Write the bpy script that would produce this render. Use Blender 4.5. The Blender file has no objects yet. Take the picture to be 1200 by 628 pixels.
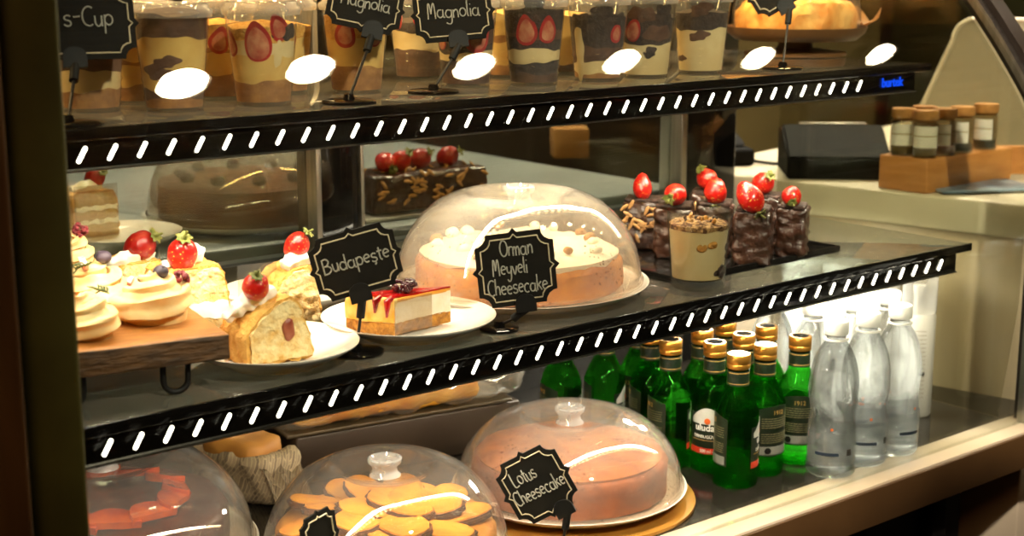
import bpy, bmesh, math, random
from mathutils import Vector, Matrix, noise
random.seed(7)
S = bpy.context.scene
COL = S.collection
Z0 = 1.05                      # height of the middle shelf above the floor; z below is measured from that shelf
PI = math.pi

# ------------------------------------------------------------------ camera calibration
FPX = 1749.0; HC = 0.377; PITCH = math.atan(370 / FPX); YAW = math.atan2(2173, 1788)
_fw = Vector((math.cos(YAW), math.sin(YAW), 0)); _rt = Vector((math.sin(YAW), -math.cos(YAW), 0)); _up = Vector((0, 0, 1))
FWD = _fw * math.cos(PITCH) - _up * math.sin(PITCH); UPC = _fw * math.sin(PITCH) + _up * math.cos(PITCH)
CAMP = Vector((0, 0, HC))
def ray(x, y): return FWD * FPX + _rt * (x - 600) - UPC * (y - 314)
def at(x, y, z=0.0):
    d = ray(x, y); t = (z - HC) / d.z; return CAMP + d * t
def atY(x, y, Y):
    d = ray(x, y); t = Y / d.y; return CAMP + d * t
cam_d = bpy.data.cameras.new('camera'); cam = bpy.data.objects.new('camera', cam_d); COL.objects.link(cam)
cam_d.sensor_width = 36; cam_d.lens = FPX / 1200 * 36; cam_d.clip_start = 0.05; cam_d.clip_end = 50
M = Matrix((_rt, UPC, -FWD)).transposed().to_4x4(); M.translation = CAMP + Vector((0, 0, Z0)); cam.matrix_world = M
cam_d.dof.use_dof = True; cam_d.dof.focus_distance = 1.58; cam_d.dof.aperture_fstop = 6.3
S.camera = cam
ZT = 0.232; ZB = -0.27         # top shelf surface and bottom deck
XE = 1.69                      # right end of the shelves

# ------------------------------------------------------------------ materials
def lin(h):
    h = h.lstrip('#'); v = [int(h[i:i + 2], 16) / 255 for i in (0, 2, 4)]
    return tuple(c / 12.92 if c < .04045 else ((c + .055) / 1.055) ** 2.4 for c in v) + (1,)
def newmat(name):
    m = bpy.data.materials.new(name); m.use_nodes = True
    nt = m.node_tree; nt.nodes.clear()
    out = nt.nodes.new('ShaderNodeOutputMaterial'); return m, nt, out
def N(nt, t, **k):
    n = nt.nodes.new(t)
    for a, b in k.items(): setattr(n, a, b)
    return n
def L(nt, a, b): nt.links.new(a, b)
_mc = {}
def pbr(name, c1, c2=None, scale=30, rough=.6, bump=0, bscale=None, metal=0, spec=.5, coat=0, sss=0, detail=4, contrast=(.35, .65), vor=False, stretch=None, sheen=0):
    """principled surface with procedural colour variation and bump in object space"""
    if name in _mc: return _mc[name]
    m, nt, out = newmat(name)
    p = N(nt, 'ShaderNodeBsdfPrincipled'); L(nt, p.outputs[0], out.inputs[0])
    c1 = lin(c1) if isinstance(c1, str) else c1
    p.inputs['Base Color'].default_value = c1
    p.inputs['Roughness'].default_value = rough; p.inputs['Metallic'].default_value = metal
    p.inputs['Specular IOR Level'].default_value = spec; p.inputs['Coat Weight'].default_value = coat
    if coat: p.inputs['Coat Roughness'].default_value = .08
    if sss:
        p.inputs['Subsurface Weight'].default_value = sss; p.inputs['Subsurface Radius'].default_value = (.01, .006, .004); p.inputs['Subsurface Scale'].default_value = 1
    tc = N(nt, 'ShaderNodeTexCoord'); vec = tc.outputs['Object']
    if stretch:
        mp = N(nt, 'ShaderNodeMapping'); mp.inputs['Scale'].default_value = stretch; L(nt, vec, mp.inputs[0]); vec = mp.outputs[0]
    if c2:
        c2 = lin(c2) if isinstance(c2, str) else c2
        if vor: t = N(nt, 'ShaderNodeTexVoronoi')
        else: t = N(nt, 'ShaderNodeTexNoise'); t.inputs['Detail'].default_value = detail
        t.inputs['Scale'].default_value = scale; L(nt, vec, t.inputs['Vector'])
        r = N(nt, 'ShaderNodeValToRGB'); r.color_ramp.elements[0].position, r.color_ramp.elements[1].position = contrast
        r.color_ramp.elements[0].color = c1; r.color_ramp.elements[1].color = c2
        L(nt, t.outputs[0], r.inputs[0]); L(nt, r.outputs[0], p.inputs['Base Color'])
    if bump:
        t = N(nt, 'ShaderNodeTexNoise'); t.inputs['Scale'].default_value = bscale or scale; t.inputs['Detail'].default_value = 5
        L(nt, vec, t.inputs['Vector']); b = N(nt, 'ShaderNodeBump'); b.inputs['Strength'].default_value = min(1, bump); b.inputs['Distance'].default_value = .004 * max(1, bump)
        L(nt, t.outputs[0], b.inputs['Height']); L(nt, b.outputs[0], p.inputs['Normal'])
    _mc[name] = m; return m
def emit(name, c, s):
    if name in _mc: return _mc[name]
    m, nt, out = newmat(name); e = N(nt, 'ShaderNodeEmission'); e.inputs[0].default_value = lin(c); e.inputs[1].default_value = s
    L(nt, e.outputs[0], out.inputs[0]); _mc[name] = m; return m
def pane(name, tint='#ffffff', f0=.04, rough=0.0, haze=0, hcol='#ffffff', speck=0, fmax=.96, hvar=None):
    """clear sheet: transparent + Schlick gloss, optionally fogged (droplets on the plastic)"""
    if name in _mc: return _mc[name]
    m, nt, out = newmat(name)
    tr = N(nt, 'ShaderNodeBsdfTransparent'); tr.inputs[0].default_value = lin(tint)
    gl = N(nt, 'ShaderNodeBsdfGlossy'); gl.inputs['Roughness'].default_value = rough
    lw = N(nt, 'ShaderNodeLayerWeight'); lw.inputs[0].default_value = .5
    pw = N(nt, 'ShaderNodeMath', operation='POWER'); pw.inputs[1].default_value = 5; L(nt, lw.outputs['Facing'], pw.inputs[0])
    ma = N(nt, 'ShaderNodeMath', operation='MULTIPLY_ADD'); ma.inputs[1].default_value = fmax - f0; ma.inputs[2].default_value = f0; L(nt, pw.outputs[0], ma.inputs[0])
    base = tr.outputs[0]
    if haze or speck:
        df = N(nt, 'ShaderNodeBsdfDiffuse'); df.inputs[0].default_value = lin(hcol)
        tl = N(nt, 'ShaderNodeBsdfTranslucent'); tl.inputs[0].default_value = lin(hcol)
        dm = N(nt, 'ShaderNodeMixShader'); dm.inputs[0].default_value = .5; L(nt, df.outputs[0], dm.inputs[1]); L(nt, tl.outputs[0], dm.inputs[2])
        tc = N(nt, 'ShaderNodeTexCoord')
        nz = N(nt, 'ShaderNodeTexNoise'); nz.inputs['Scale'].default_value = 14; nz.inputs['Detail'].default_value = 3; L(nt, tc.outputs['Object'], nz.inputs['Vector'])
        mr = N(nt, 'ShaderNodeMapRange'); mr.inputs['From Min'].default_value = .3; mr.inputs['From Max'].default_value = .7
        mr.inputs['To Min'].default_value = haze * .6; mr.inputs['To Max'].default_value = haze * 1.35; L(nt, nz.outputs[0], mr.inputs[0])
        fac = mr.outputs[0]
        # fog gathers towards the dome's edge-on parts
        m2 = N(nt, 'ShaderNodeMath', operation='MULTIPLY_ADD'); m2.inputs[1].default_value = haze * .5; L(nt, lw.outputs['Facing'], m2.inputs[0]); L(nt, fac, m2.inputs[2]); m2.use_clamp = True
        fac = m2.outputs[0]
        mx = N(nt, 'ShaderNodeMixShader'); L(nt, fac, mx.inputs[0]); L(nt, tr.outputs[0], mx.inputs[1]); L(nt, dm.outputs[0], mx.inputs[2])
        base = mx.outputs[0]
        if speck:
            vo = N(nt, 'ShaderNodeTexVoronoi'); vo.inputs['Scale'].default_value = 160; L(nt, tc.outputs['Object'], vo.inputs['Vector'])
            lt = N(nt, 'ShaderNodeMath', operation='LESS_THAN'); lt.inputs[1].default_value = .17; L(nt, vo.outputs['Distance'], lt.inputs[0])
            n2 = N(nt, 'ShaderNodeTexNoise'); n2.inputs['Scale'].default_value = 18; L(nt, tc.outputs['Object'], n2.inputs['Vector'])
            g2 = N(nt, 'ShaderNodeMath', operation='GREATER_THAN'); g2.inputs[1].default_value = .52; L(nt, n2.outputs[0], g2.inputs[0])
            mu = N(nt, 'ShaderNodeMath', operation='MULTIPLY'); L(nt, lt.outputs[0], mu.inputs[0]); L(nt, g2.outputs[0], mu.inputs[1])
            m3 = N(nt, 'ShaderNodeMath', operation='MULTIPLY'); m3.inputs[1].default_value = speck; L(nt, mu.outputs[0], m3.inputs[0])
            t2 = N(nt, 'ShaderNodeBsdfTransparent'); t2.inputs[0].default_value = lin('#9a8f80')
            mz = N(nt, 'ShaderNodeMixShader'); L(nt, m3.outputs[0], mz.inputs[0]); L(nt, base, mz.inputs[1]); L(nt, t2.outputs[0], mz.inputs[2]); base = mz.outputs[0]
    fin = N(nt, 'ShaderNodeMixShader'); L(nt, ma.outputs[0], fin.inputs[0]); L(nt, base, fin.inputs[1]); L(nt, gl.outputs[0], fin.inputs[2])
    L(nt, fin.outputs[0], out.inputs[0]); _mc[name] = m; return m
def solidglass(name, c, ior=1.45, rough=.0, clear=0.0):
    if name in _mc: return _mc[name]
    m, nt, out = newmat(name)
    g = N(nt, 'ShaderNodeBsdfGlass'); g.inputs[0].default_value = c if not isinstance(c, str) else lin(c); g.inputs['IOR'].default_value = ior; g.inputs['Roughness'].default_value = rough
    if clear:
        t = N(nt, 'ShaderNodeBsdfTransparent'); t.inputs[0].default_value = c if not isinstance(c, str) else lin(c)
        mx = N(nt, 'ShaderNodeMixShader'); mx.inputs[0].default_value = clear; L(nt, g.outputs[0], mx.inputs[1]); L(nt, t.outputs[0], mx.inputs[2]); L(nt, mx.outputs[0], out.inputs[0])
    else: L(nt, g.outputs[0], out.inputs[0])
    _mc[name] = m; return m

# ------------------------------------------------------------------ mesh helpers
def obj(name, bm, mat, parent=None, loc=(0, 0, 0), rot=(0, 0, 0), smooth=True, kind=None):
    if isinstance(bm, bpy.types.Mesh): me = bm
    else:
        bmesh.ops.recalc_face_normals(bm, faces=bm.faces[:])
        me = bpy.data.meshes.new(name); bm.to_mesh(me); bm.free()
        if smooth:
            for p in me.polygons: p.use_smooth = True
            try: me.set_sharp_from_angle(angle=math.radians(50))
            except Exception: pass
    if mat is not None and not me.materials: me.materials.append(mat)
    o = bpy.data.objects.new(name, me); COL.objects.link(o)
    o.location = loc; o.rotation_euler = rot
    if parent is not None: o.parent = parent
    else: o.location.z += Z0
    if kind: o['kind'] = kind
    return o
def thing(name, label, cat, loc=(0, 0, 0), rot=0.0, group=None):
    o = bpy.data.objects.new(name, None); COL.objects.link(o); o.empty_display_size = .02
    o.location = (loc[0], loc[1], loc[2] + Z0); o.rotation_euler = rot if isinstance(rot, (tuple, list)) else (0, 0, rot)
    o['label'] = label; o['category'] = cat
    if group: o['group'] = group
    return o
def tag(o, label, cat, group=None):
    o['label'] = label; o['category'] = cat
    if group: o['group'] = group
    return o
def struct(name, bm, mat, **k):
    return obj(name, bm, mat, kind='structure', **k)
def copy_tree(o, parent=None):
    c = o.copy(); COL.objects.link(c)
    if parent is not None: c.parent = parent
    for ch in list(o.children): copy_tree(ch, c)
    return c
def B(): return bmesh.new()
def box(bm, x0, x1, y0, y1, z0, z1, bevel=0, seg=2):
    r = bmesh.ops.create_cube(bm, size=1)
    for v in r['verts']:
        v.co = Vector((x0 + (v.co.x + .5) * (x1 - x0), y0 + (v.co.y + .5) * (y1 - y0), z0 + (v.co.z + .5) * (z1 - z0)))
    if bevel:
        es = list({e for v in r['verts'] for e in v.link_edges})
        bmesh.ops.bevel(bm, geom=es, offset=bevel, segments=seg, affect='EDGES', profile=.5)
    return bm
def lathe(bm, prof, seg=40, a0=0, a1=2 * PI, c=(0, 0, 0), capb=True, capt=True, rfun=None):
    full = abs(a1 - a0 - 2 * PI) < 1e-6
    rings = []
    n = seg if full else seg + 1
    for k, (r, z) in enumerate(prof):
        if r < 1e-6: rings.append([bm.verts.new((c[0], c[1], c[2] + z))]); continue
        ring = []
        for i in range(n):
            a = a0 + (a1 - a0) * i / seg
            rr = r * (rfun(a, z) if rfun else 1)
            ring.append(bm.verts.new((c[0] + rr * math.cos(a), c[1] + rr * math.sin(a), c[2] + z)))
        rings.append(ring)
    for A, Bq in zip(rings, rings[1:]):
        m = seg
        for i in range(m):
            j = (i + 1) % n
            if len(A) == 1 and len(Bq) == 1: continue
            if len(A) == 1: bm.faces.new((A[0], Bq[j], Bq[i]))
            elif len(Bq) == 1: bm.faces.new((A[i], A[j], Bq[0]))
            else: bm.faces.new((A[i], A[j], Bq[j], Bq[i]))
    if full:
        if capb and len(rings[0]) > 2: bm.faces.new(rings[0][::-1])
        if capt and len(rings[-1]) > 2: bm.faces.new(rings[-1])
    return bm
def catmull(pts, n=6, closed=False):
    P = [Vector(p) for p in pts]; out = []
    m = len(P)
    for i in range(m if closed else m - 1):
        p0 = P[i - 1] if (i > 0 or closed) else P[i]; p1 = P[i]; p2 = P[(i + 1) % m]; p3 = P[(i + 2) % m] if (closed or i + 2 < m) else p2
        for k in range(n):
            t = k / n
            out.append(.5 * ((2 * p1) + (p2 - p0) * t + (2 * p0 - 5 * p1 + 4 * p2 - p3) * t * t + (3 * p1 - p0 - 3 * p2 + p3) * t ** 3))
    if not closed: out.append(P[-1])
    return out
def tube(bm, pts, r, seg=10, cap=True, lobes=0, depth=.0):
    P = [Vector(p) for p in pts]; rings = []
    up = Vector((0, 0, 1)); prev = None
    for i, p in enumerate(P):
        t = (P[min(i + 1, len(P) - 1)] - P[max(i - 1, 0)]).normalized()
        if prev is None:
            a = up if abs(t.z) < .9 else Vector((1, 0, 0)); u = t.cross(a).normalized()
        else: u = (prev - t * prev.dot(t)).normalized()
        prev = u; v = t.cross(u); rr = r[i] if isinstance(r, (list, tuple)) else r
        rings.append([bm.verts.new(p + (u * math.cos(2 * PI * k / seg) + v * math.sin(2 * PI * k / seg)) * rr * (1 + depth * (1 - 2 * abs(math.sin(lobes * PI * k / seg + i * .05))) if lobes else 1)) for k in range(seg)])
    for A, Q in zip(rings, rings[1:]):
        for k in range(seg): bm.faces.new((A[k], A[(k + 1) % seg], Q[(k + 1) % seg], Q[k]))
    if cap: bm.faces.new(rings[0][::-1]); bm.faces.new(rings[-1])
    return bm
def prism(bm, poly, depth, axis='y', off=0):
    """polygon in the xz plane pushed along +y (axis y) or polygon in xy pushed along +z"""
    f = (lambda p, d: (p[0], d, p[1])) if axis == 'y' else (lambda p, d: (p[0], p[1], d))
    a = [bm.verts.new(f(p, off)) for p in poly]; b = [bm.verts.new(f(p, off + depth)) for p in poly]
    n = len(poly)
    bm.faces.new(a); bm.faces.new(b[::-1])
    for i in range(n): bm.faces.new((a[i], b[i], b[(i + 1) % n], a[(i + 1) % n]))
    return bm
def subdiv(bm, n=1): bmesh.ops.subdivide_edges(bm, edges=bm.edges[:], cuts=n, use_grid_fill=True); return bm
def rough(bm, amp, freq, seed=0, zmin=None, octs=3):
    bm.normal_update(); o = Vector((seed * 7.3, seed * 3.1, seed * 5.7))
    for v in bm.verts:
        if zmin is not None and v.co.z <= zmin: continue
        d = noise.fractal((v.co + o) * freq, 1.0, 2.0, octs)
        v.co += v.normal * d * amp
    return bm
def refine(bm, size, it=5):
    """split edges until none is longer than size"""
    for _ in range(it):
        es = [e for e in bm.edges if e.calc_length() > size]
        if not es: break
        bmesh.ops.subdivide_edges(bm, edges=es, cuts=1, use_grid_fill=True)
        bmesh.ops.triangulate(bm, faces=[f for f in bm.faces if len(f.verts) > 4])
    return bm
def ico(bm, c, r, sub=3, sc=(1, 1, 1)):
    x = bmesh.ops.create_icosphere(bm, subdivisions=sub, radius=1)
    for v in x['verts']: v.co = Vector((c[0] + v.co.x * r * sc[0], c[1] + v.co.y * r * sc[1], c[2] + v.co.z * r * sc[2]))
    return x['verts']

def relax(P, r, mass, ymin, fixed=(), it=400):
    # nudges things standing on one surface until none touch; light ones move most
    for _ in range(it):
        for i in range(len(P)):
            for j in range(i):
                d = P[i] - P[j]; d.z = 0; need = r[i] + r[j] + .0012 - d.length
                if need > 0:
                    d = d.normalized() if d.length > 1e-6 else Vector((0, 1, 0)); w = mass[j] / (mass[i] + mass[j]); P[i] += d * need * w; P[j] -= d * need * (1 - w)
            for c, q in fixed:
                d = P[i] - c; d.z = 0; need = r[i] + q + .001 - d.length
                if need > 0: P[i] += d.normalized() * need
            P[i].y = max(P[i].y, ymin + r[i])
    return P

# ------------------------------------------------------------------ palette
GLASS = pane('clear_glass', '#f4f6f2', f0=.042)
SHELFGLASS = pane('shelf_glass', '#c9cfc8', f0=.06, haze=.18, hcol='#b9ada0')
PLASTIC = pane('clear_plastic', '#f7f5f0', f0=.05, rough=.03, haze=.05)
FILM = pane('acetate_film', '#f5f2ec', f0=.06, haze=.05)
BLACK = pbr('black_gloss', '#0b0a09', rough=.06, spec=.5)
BLACKM = pbr('black_matte', '#100e0c', '#161310', 60, rough=.6, bump=.1, spec=.25)
STEEL = pbr('brushed_steel', '#b9b2a6', '#a39c90', 200, rough=.3, metal=1, stretch=(1, 1, .05))
PORC = pbr('white_porcelain', '#efe9df', rough=.16, spec=.6, coat=.3)
LED = emit('led_light', '#fff3e0', 11)
BOARD = pbr('chalkboard', '#14120e', '#1b1813', 40, rough=.75, spec=.12)
CHALK = pbr('chalk', '#b3ad9f', '#7d786d', 900, rough=.9, contrast=(.3, .75))
CHALKLINE = pbr('board_border', '#cdbb98', '#b5a384', 300, rough=.7)
RED = pbr('strawberry_skin', '#e8b850', '#bb1610', 330, rough=.28, coat=.3, vor=True, contrast=(.15, .24), bump=.35, bscale=160, spec=.5)
REDD = pbr('strawberry_dark', '#c98a3a', '#96140f', 230, rough=.32, coat=.25, vor=True, contrast=(.10, .2), bump=.35, bscale=160)
LEAF = pbr('leaf', '#4f5a1e', '#7d7634', 120, rough=.6)
CREAM = pbr('whipped_cream', '#fbf5ea', '#f3eadb', 50, rough=.45, sss=.15, spec=.4)
SPONGE = pbr('sponge_crumb', '#e9b963', '#c98c36', 90, rough=.85, bump=.9, bscale=220, contrast=(.35, .7))
CRUMBCUT = pbr('cut_cake', '#f8dfa6', '#e2ad58', 95, rough=.85, bump=.9, bscale=240, contrast=(.42, .72))
CHOC = pbr('chocolate_glaze', '#2c1710', '#1d0e09', 40, rough=.16, coat=.5, bump=.5, bscale=90)
CHOCM = pbr('chocolate_crumb', '#3b2113', '#22120a', 110, rough=.7, bump=.8, bscale=200)
ALMOND = pbr('almond_flake', '#c99a5e', '#8a5c30', 70, rough=.6)
BISC = pbr('biscuit', '#d9a050', '#a86a28', 120, rough=.85, bump=.7, bscale=240)
WOOD = pbr('oiled_wood', '#b97a38', '#8c5522', 22, rough=.42, bump=.15, bscale=80, stretch=(2, 14, 14), coat=.1)
WOODEND = pbr('dark_bark', '#6e4a28', '#3d2814', 30, rough=.7, bump=.8, bscale=60, stretch=(1, 4, 4))

# ------------------------------------------------------------------ the room (setting)
olive = pbr('olive_wall', '#4d4a1e', '#454219', 3, rough=.8)
brownw = pbr('brown_wall', '#4a2f14', '#3a2410', 4, rough=.8)
darkfl = pbr('dark_floor', '#241c14', '#1a140e', 5, rough=.4)
struct('floor', box(B(), -2.2, 6.2, -3.2, 4.6, -1.15, -1.05), darkfl)
struct('wall_back', box(B(), -2.2, 6.2, 4.5, 4.6, -1.05, 1.53), brownw)
struct('wall_right', box(B(), 6.1, 6.2, -3.2, 4.5, -1.05, 1.53), olive)
struct('wall_left', box(B(), -2.2, -2.1, -3.2, 4.5, -1.05, 1.53), brownw)
struct('wall_front', box(B(), -2.1, 6.1, -3.2, -3.1, -1.05, 1.53), brownw)
cb = B(); box(cb, -2.2, 6.2, -3.2, 4.6, 1.56, 1.66)
y = -3.0
while y < 4.4:
    if not (.56 < y < .90): box(cb, -2.1, 6.1, y, y + .05, 1.50, 1.56)
    y += .11
struct('ceiling', cb, pbr('ceiling_slats', '#8a6a42', '#6f5231', 6, rough=.6, stretch=(1, 12, 12)), smooth=False)
# green post and its brown neighbour at the left, both close to the camera
gp = pbr('green_paint', '#63622a', '#525122', 12, rough=.55, bump=.3, bscale=20)
c = atY(86, 314, 1.0); w = .050
d = Vector((-math.sin(0), 0, 0))
bm = box(B(), -w, 0, 0, .05, -1.05 - 0, 1.5, .003)
struct('trim_1', bm, gp, loc=(c.x, c.y, 0), rot=(0, 0, -(PI / 2 - YAW) + .33))
c2 = atY(24, 314, .985)
bm = box(B(), -.06, 0, 0, .03, -1.05, 1.5, .003)
struct('trim_2', bm, pbr('brown_panel', '#7a5a35', '#5d4224', 5, rough=.6, stretch=(8, 8, 1)), loc=(c2.x - .004, c2.y, 0), rot=(0, 0, -(PI / 2 - YAW) + .33))

# ceiling downlights over the aisle: these are what the curved glass mirrors
LAMPE = emit('downlight_glow', '#ffe9c8', 120)
lamp_x = [(1.256, .814), (1.521, .843), (1.922, .813), (2.349, .791), (2.819, .763), (3.315, .736)]
lamp = thing('ceiling_light', 'round recessed ceiling downlight in the row over the glass counter front', 'ceiling light', (1.256, .814, 1.4985), group='downlights over the counter')
obj('lens', lathe(B(), [(0, 0), (.050, 0), (.050, .008), (0, .008)], 32), LAMPE, lamp)
bm = lathe(B(), [(.052, -.004), (.064, -.004), (.064, .012), (.052, .012), (.052, -.004)], 32, capb=False, capt=False)
obj('trim_ring', bm, STEEL, lamp)
obj('housing', lathe(B(), [(0, .0085), (.05, .0085), (.05, .06), (0, .06)], 24), BLACKM, lamp)
for x, y in lamp_x[1:]:
    o = copy_tree(lamp); o.location.x = x; o.location.y = y

def panel(label, x, y, w, h, strength, col, nm):  # unseen glowing panels added only to raise the light level
    t = thing('fill_panel', label, 'ceiling light', (x, y, 1.47))
    obj('diffuser', box(B(), -w / 2, w / 2, -h / 2, h / 2, 0, .012), emit(nm, col, strength), t, smooth=False)
    bm = B()
    for a in ((-w / 2 - .02, -w / 2 - .001, -h / 2 - .02, h / 2 + .02), (w / 2 + .001, w / 2 + .02, -h / 2 - .02, h / 2 + .02), (-w / 2 - .001, w / 2 + .001, -h / 2 - .02, -h / 2 - .001), (-w / 2 - .001, w / 2 + .001, h / 2 + .001, h / 2 + .02)): box(bm, *a, -.004, .028)
    obj('frame', bm, STEEL, t, smooth=False); return t
panel('square warm fill panel added over the customers side of the room', -.7, -.7, .6, .6, 10, '#ffc98a', 'room_fill')
panel('square cool fill panel added over the worktop behind the case', 1.25, 2.35, .5, .5, 75, '#fff2e0', 'kitchen_fill')
panel('square warm fill panel added over the service counter', 2.7, 2.0, .5, .5, 125, '#fff0dc', 'counter_fill')

# ------------------------------------------------------------------ display case
X0 = .20; XG = 1.84
case = thing('display_case', 'long curved-glass pastry display case on a pale stone ledge', 'display case', (0, 0, -1.05))
def part(name, bm, mat, smooth=True): return obj(name, bm, mat, case, loc=(0, 0, 1.05), smooth=smooth)
stone = pbr('pale_stone', '#d8c6ac', '#cbb797', 5, rough=.25, spec=.5)
deckm = pbr('dark_stone_deck', '#26221d', '#1d1a16', 40, rough=.12, spec=.5)
part('ledge', box(B(), X0, 2.3, 1.0712, 1.125, ZB - .05, ZB - .0005, .001), stone)
part('ledge_front', box(B(), X0, 2.3, 1.066, 1.071, ZB - .052, ZB - .0035, .0008), pbr('shaded_ledge_face', '#543a1e', '#462f17', 7, rough=.45))['label'] = 'front face below the pale ledge, its shade coloured in brown'  # stone front darkened to brown: its shade is put into the colour
part('deck', prism(B(), [(X0, 1.1251), (1.925, 1.1251), (1.925, 1.13), (1.800, 1.70), (X0, 1.70)], .05, 'z', ZB - .05), deckm)
part('base_panel', box(B(), X0, 1.79, 1.16, 1.70, -1.04, ZB - .0505), pbr('black_base', '#0d0b09', rough=.4))
for xx in (1.35, 1.52, 1.70): part('base_stile', box(B(), xx, xx + .03, 1.14, 1.1599, -1.04, ZB - .0505, .003), BLACKM)
# curved front glass
def _slope(z):
    t = min(1, max(0, (z - .10) / .12)); return .74 * (3 * t * t - 2 * t ** 3) + 1.7 * max(0, z - .22) * (1 if z < .36 else .36 / z)
PP = [(1.095, ZB), (1.095, -.1), (1.095, .05)]; _y = 1.095; _z = .10; PP.append((_y, _z))
while _z < .505:
    for _k in range(4): _y += _slope(_z + .00125) * .0025; _z += .0025
    PP.append((_y, _z))
def glass_profile(t):
    n = len(PP); out = []
    for i in range(n):
        a = Vector(PP[max(0, i - 1)]); b = Vector(PP[min(n - 1, i + 1)]); d = (b - a).normalized(); nn = Vector((-d.y, d.x))
        if nn.x > 0: nn = -nn
        out.append((PP[i][0] - nn.x * t, PP[i][1] - nn.y * t))
    return out
inner = glass_profile(.008)
def ext_x(bm, loop, x0, x1):
    a = [bm.verts.new((x0, p[0], p[1])) for p in loop]; b = [bm.verts.new((x1, p[0], p[1])) for p in loop]; n = len(loop)
    for i in range(n): bm.faces.new((a[i], a[(i + 1) % n], b[(i + 1) % n], b[i]))
    bm.faces.new(a[::-1]); bm.faces.new(b); return bm
part('front_glass', ext_x(B(), PP + inner[::-1], X0, XG - .0125), GLASS)
# curved end frame: dark band with a bright metal edge, on the case's right end
fo = glass_profile(-.014); fi = glass_profile(.020)
part('end_frame', ext_x(B(), fo + fi[::-1], XG - .0, XG + .03), pbr('dark_frame', '#1d130c', rough=.3))
fo2 = glass_profile(-.004); fi2 = glass_profile(.008)
part('frame_edge', ext_x(B(), fo2 + fi2[::-1], XG - .0115, XG - .0003), STEEL)
# end glass pane
loop = [(a, b) for a, b in glass_profile(.017)] + [(1.55, .505), (1.55, ZB + .0003)]; loop[0] = (loop[0][0] + .02, ZB + .0003)
part('end_glass', ext_x(B(), loop, 1.822, 1.828), pane('end_glass', '#eeeee6', f0=.045))
# canopy with its lamp above the top shelf
part('canopy', box(B(), X0, XG + .03, 1.37, 1.72, .512, .56, .004), BLACKM)
# rear: stiles and glass doors
doorg = pane('door_glass', '#dcdcd2', f0=.05)
def stile(x0, x1, m=BLACK): part('door_stile', box(B(), x0, x1, 1.62, 1.66, ZB, .511, .002), m)
stile(1.012, 1.072)
part('stile_edge', box(B(), 1.004, 1.0118, 1.612, 1.66, ZB, .511, .001), STEEL)
part('stile_edge', box(B(), 1.0722, 1.077, 1.612, 1.66, ZB, .511, .001), STEEL)
stile(1.68, 1.80); part('stile_edge', box(B(), 1.667, 1.6798, 1.612, 1.66, ZB, .511, .001), STEEL)
part('door_glass', box(B(), X0, 1.0038, 1.635, 1.641, 0.0, .511), doorg)
part('door_glass', box(B(), 1.0772, 1.6668, 1.635, 1.641, 0.0, .511), doorg)
part('back_panel', box(B(), X0, 1.80, 1.661, 1.70, ZB + .0005, -.02), pbr('back_panel', '#15120f', rough=.25))
bs0 = box(B(), -.17, .15, -.05, .055, ZB + .0005, ZB + .062, .003); bmesh.ops.transform(bs0, matrix=Matrix.Translation((1.085, 1.545, 0)) @ Matrix.Rotation(-.16, 4, 'Z'), verts=bs0.verts[:])
part('back_step', bs0, pbr('grey_step', '#46372a', '#382b20', 8, rough=.4, metal=.3))

# shelves
def slot_mesh():
    L_, W_, sl = .0078, .0017, math.radians(31); pts = []
    for s, cc in ((1, L_ - W_), (-1, -(L_ - W_))):
        for k in range(9):
            a = (0 if s > 0 else PI) + PI * k / 8
            x, z = W_ * math.cos(a), W_ * math.sin(a) + cc
            pts.append((x * math.cos(sl) + z * math.sin(sl), -x * math.sin(sl) + z * math.cos(sl)))
    bm = prism(B(), pts, .0012)
    me = bpy.data.meshes.new('led'); bmesh.ops.recalc_face_normals(bm, faces=bm.faces[:]); bm.to_mesh(me); bm.free(); me.materials.append(LED); return me
SLOT = slot_mesh()
FASC = pbr('black_fascia', '#070605', rough=.035, spec=.55)
def shelf(label, z, y0, xs0, xend, first, chipcol, n=None):
    s = thing('display_shelf', label, 'shelf', (xs0, y0, z))
    obj('glass_panel', box(B(), 0, XE - xs0 + .012, .0, 1.60 - y0, -.009, 0, .0015), SHELFGLASS, s)
    obj('edge_trim', box(B(), 0, XE - xs0 + .014, -.004, -.0002, -.010, .0005, .001), BLACK, s)
    obj('fascia', box(B(), 0, XE - xs0 - .012, .002, .012, -.036, -.0095, .0006), FASC, s)
    obj('bottom_edge', box(B(), 0, XE - xs0 - .012, -.0005, .0018, -.0365, -.0352), STEEL, s)
    x = first
    while x < xend:
        obj('led', SLOT, None, s, loc=(x - xs0, .0012, -.0222)); x += .0275
    obj('light_bar', box(B(), .01, XE - xs0 - .02, .0125, .026, -.024, -.0095, .002), pbr('light_bar', '#c9c4ba', rough=.4), s)
    obj('support', box(B(), 0, XE - xs0 - .01, 1.58 - y0, 1.60 - y0, -.03, -.0092, .002), BLACKM, s)
    bm = B(); xx = .02
    while xx < XE - xs0 - .03:
        box(bm, xx, xx + .008, .0165, .0225, -.0252, -.0242); xx += .0167
    obj('led_chips', bm, emit('led_chips', '#ffe2b4', 26), s, smooth=False)
    return s
mid = shelf('clear glass shelf with a row of slanted lights, holding the domed cake and cake slices', 0, 1.115, X0, XE - .03, .2125, None)
top = shelf('uppermost glass shelf with a blue name on its lit black edge, holding the dessert cups', ZT, 1.195, X0, XE - .115, .2125, None)

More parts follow.
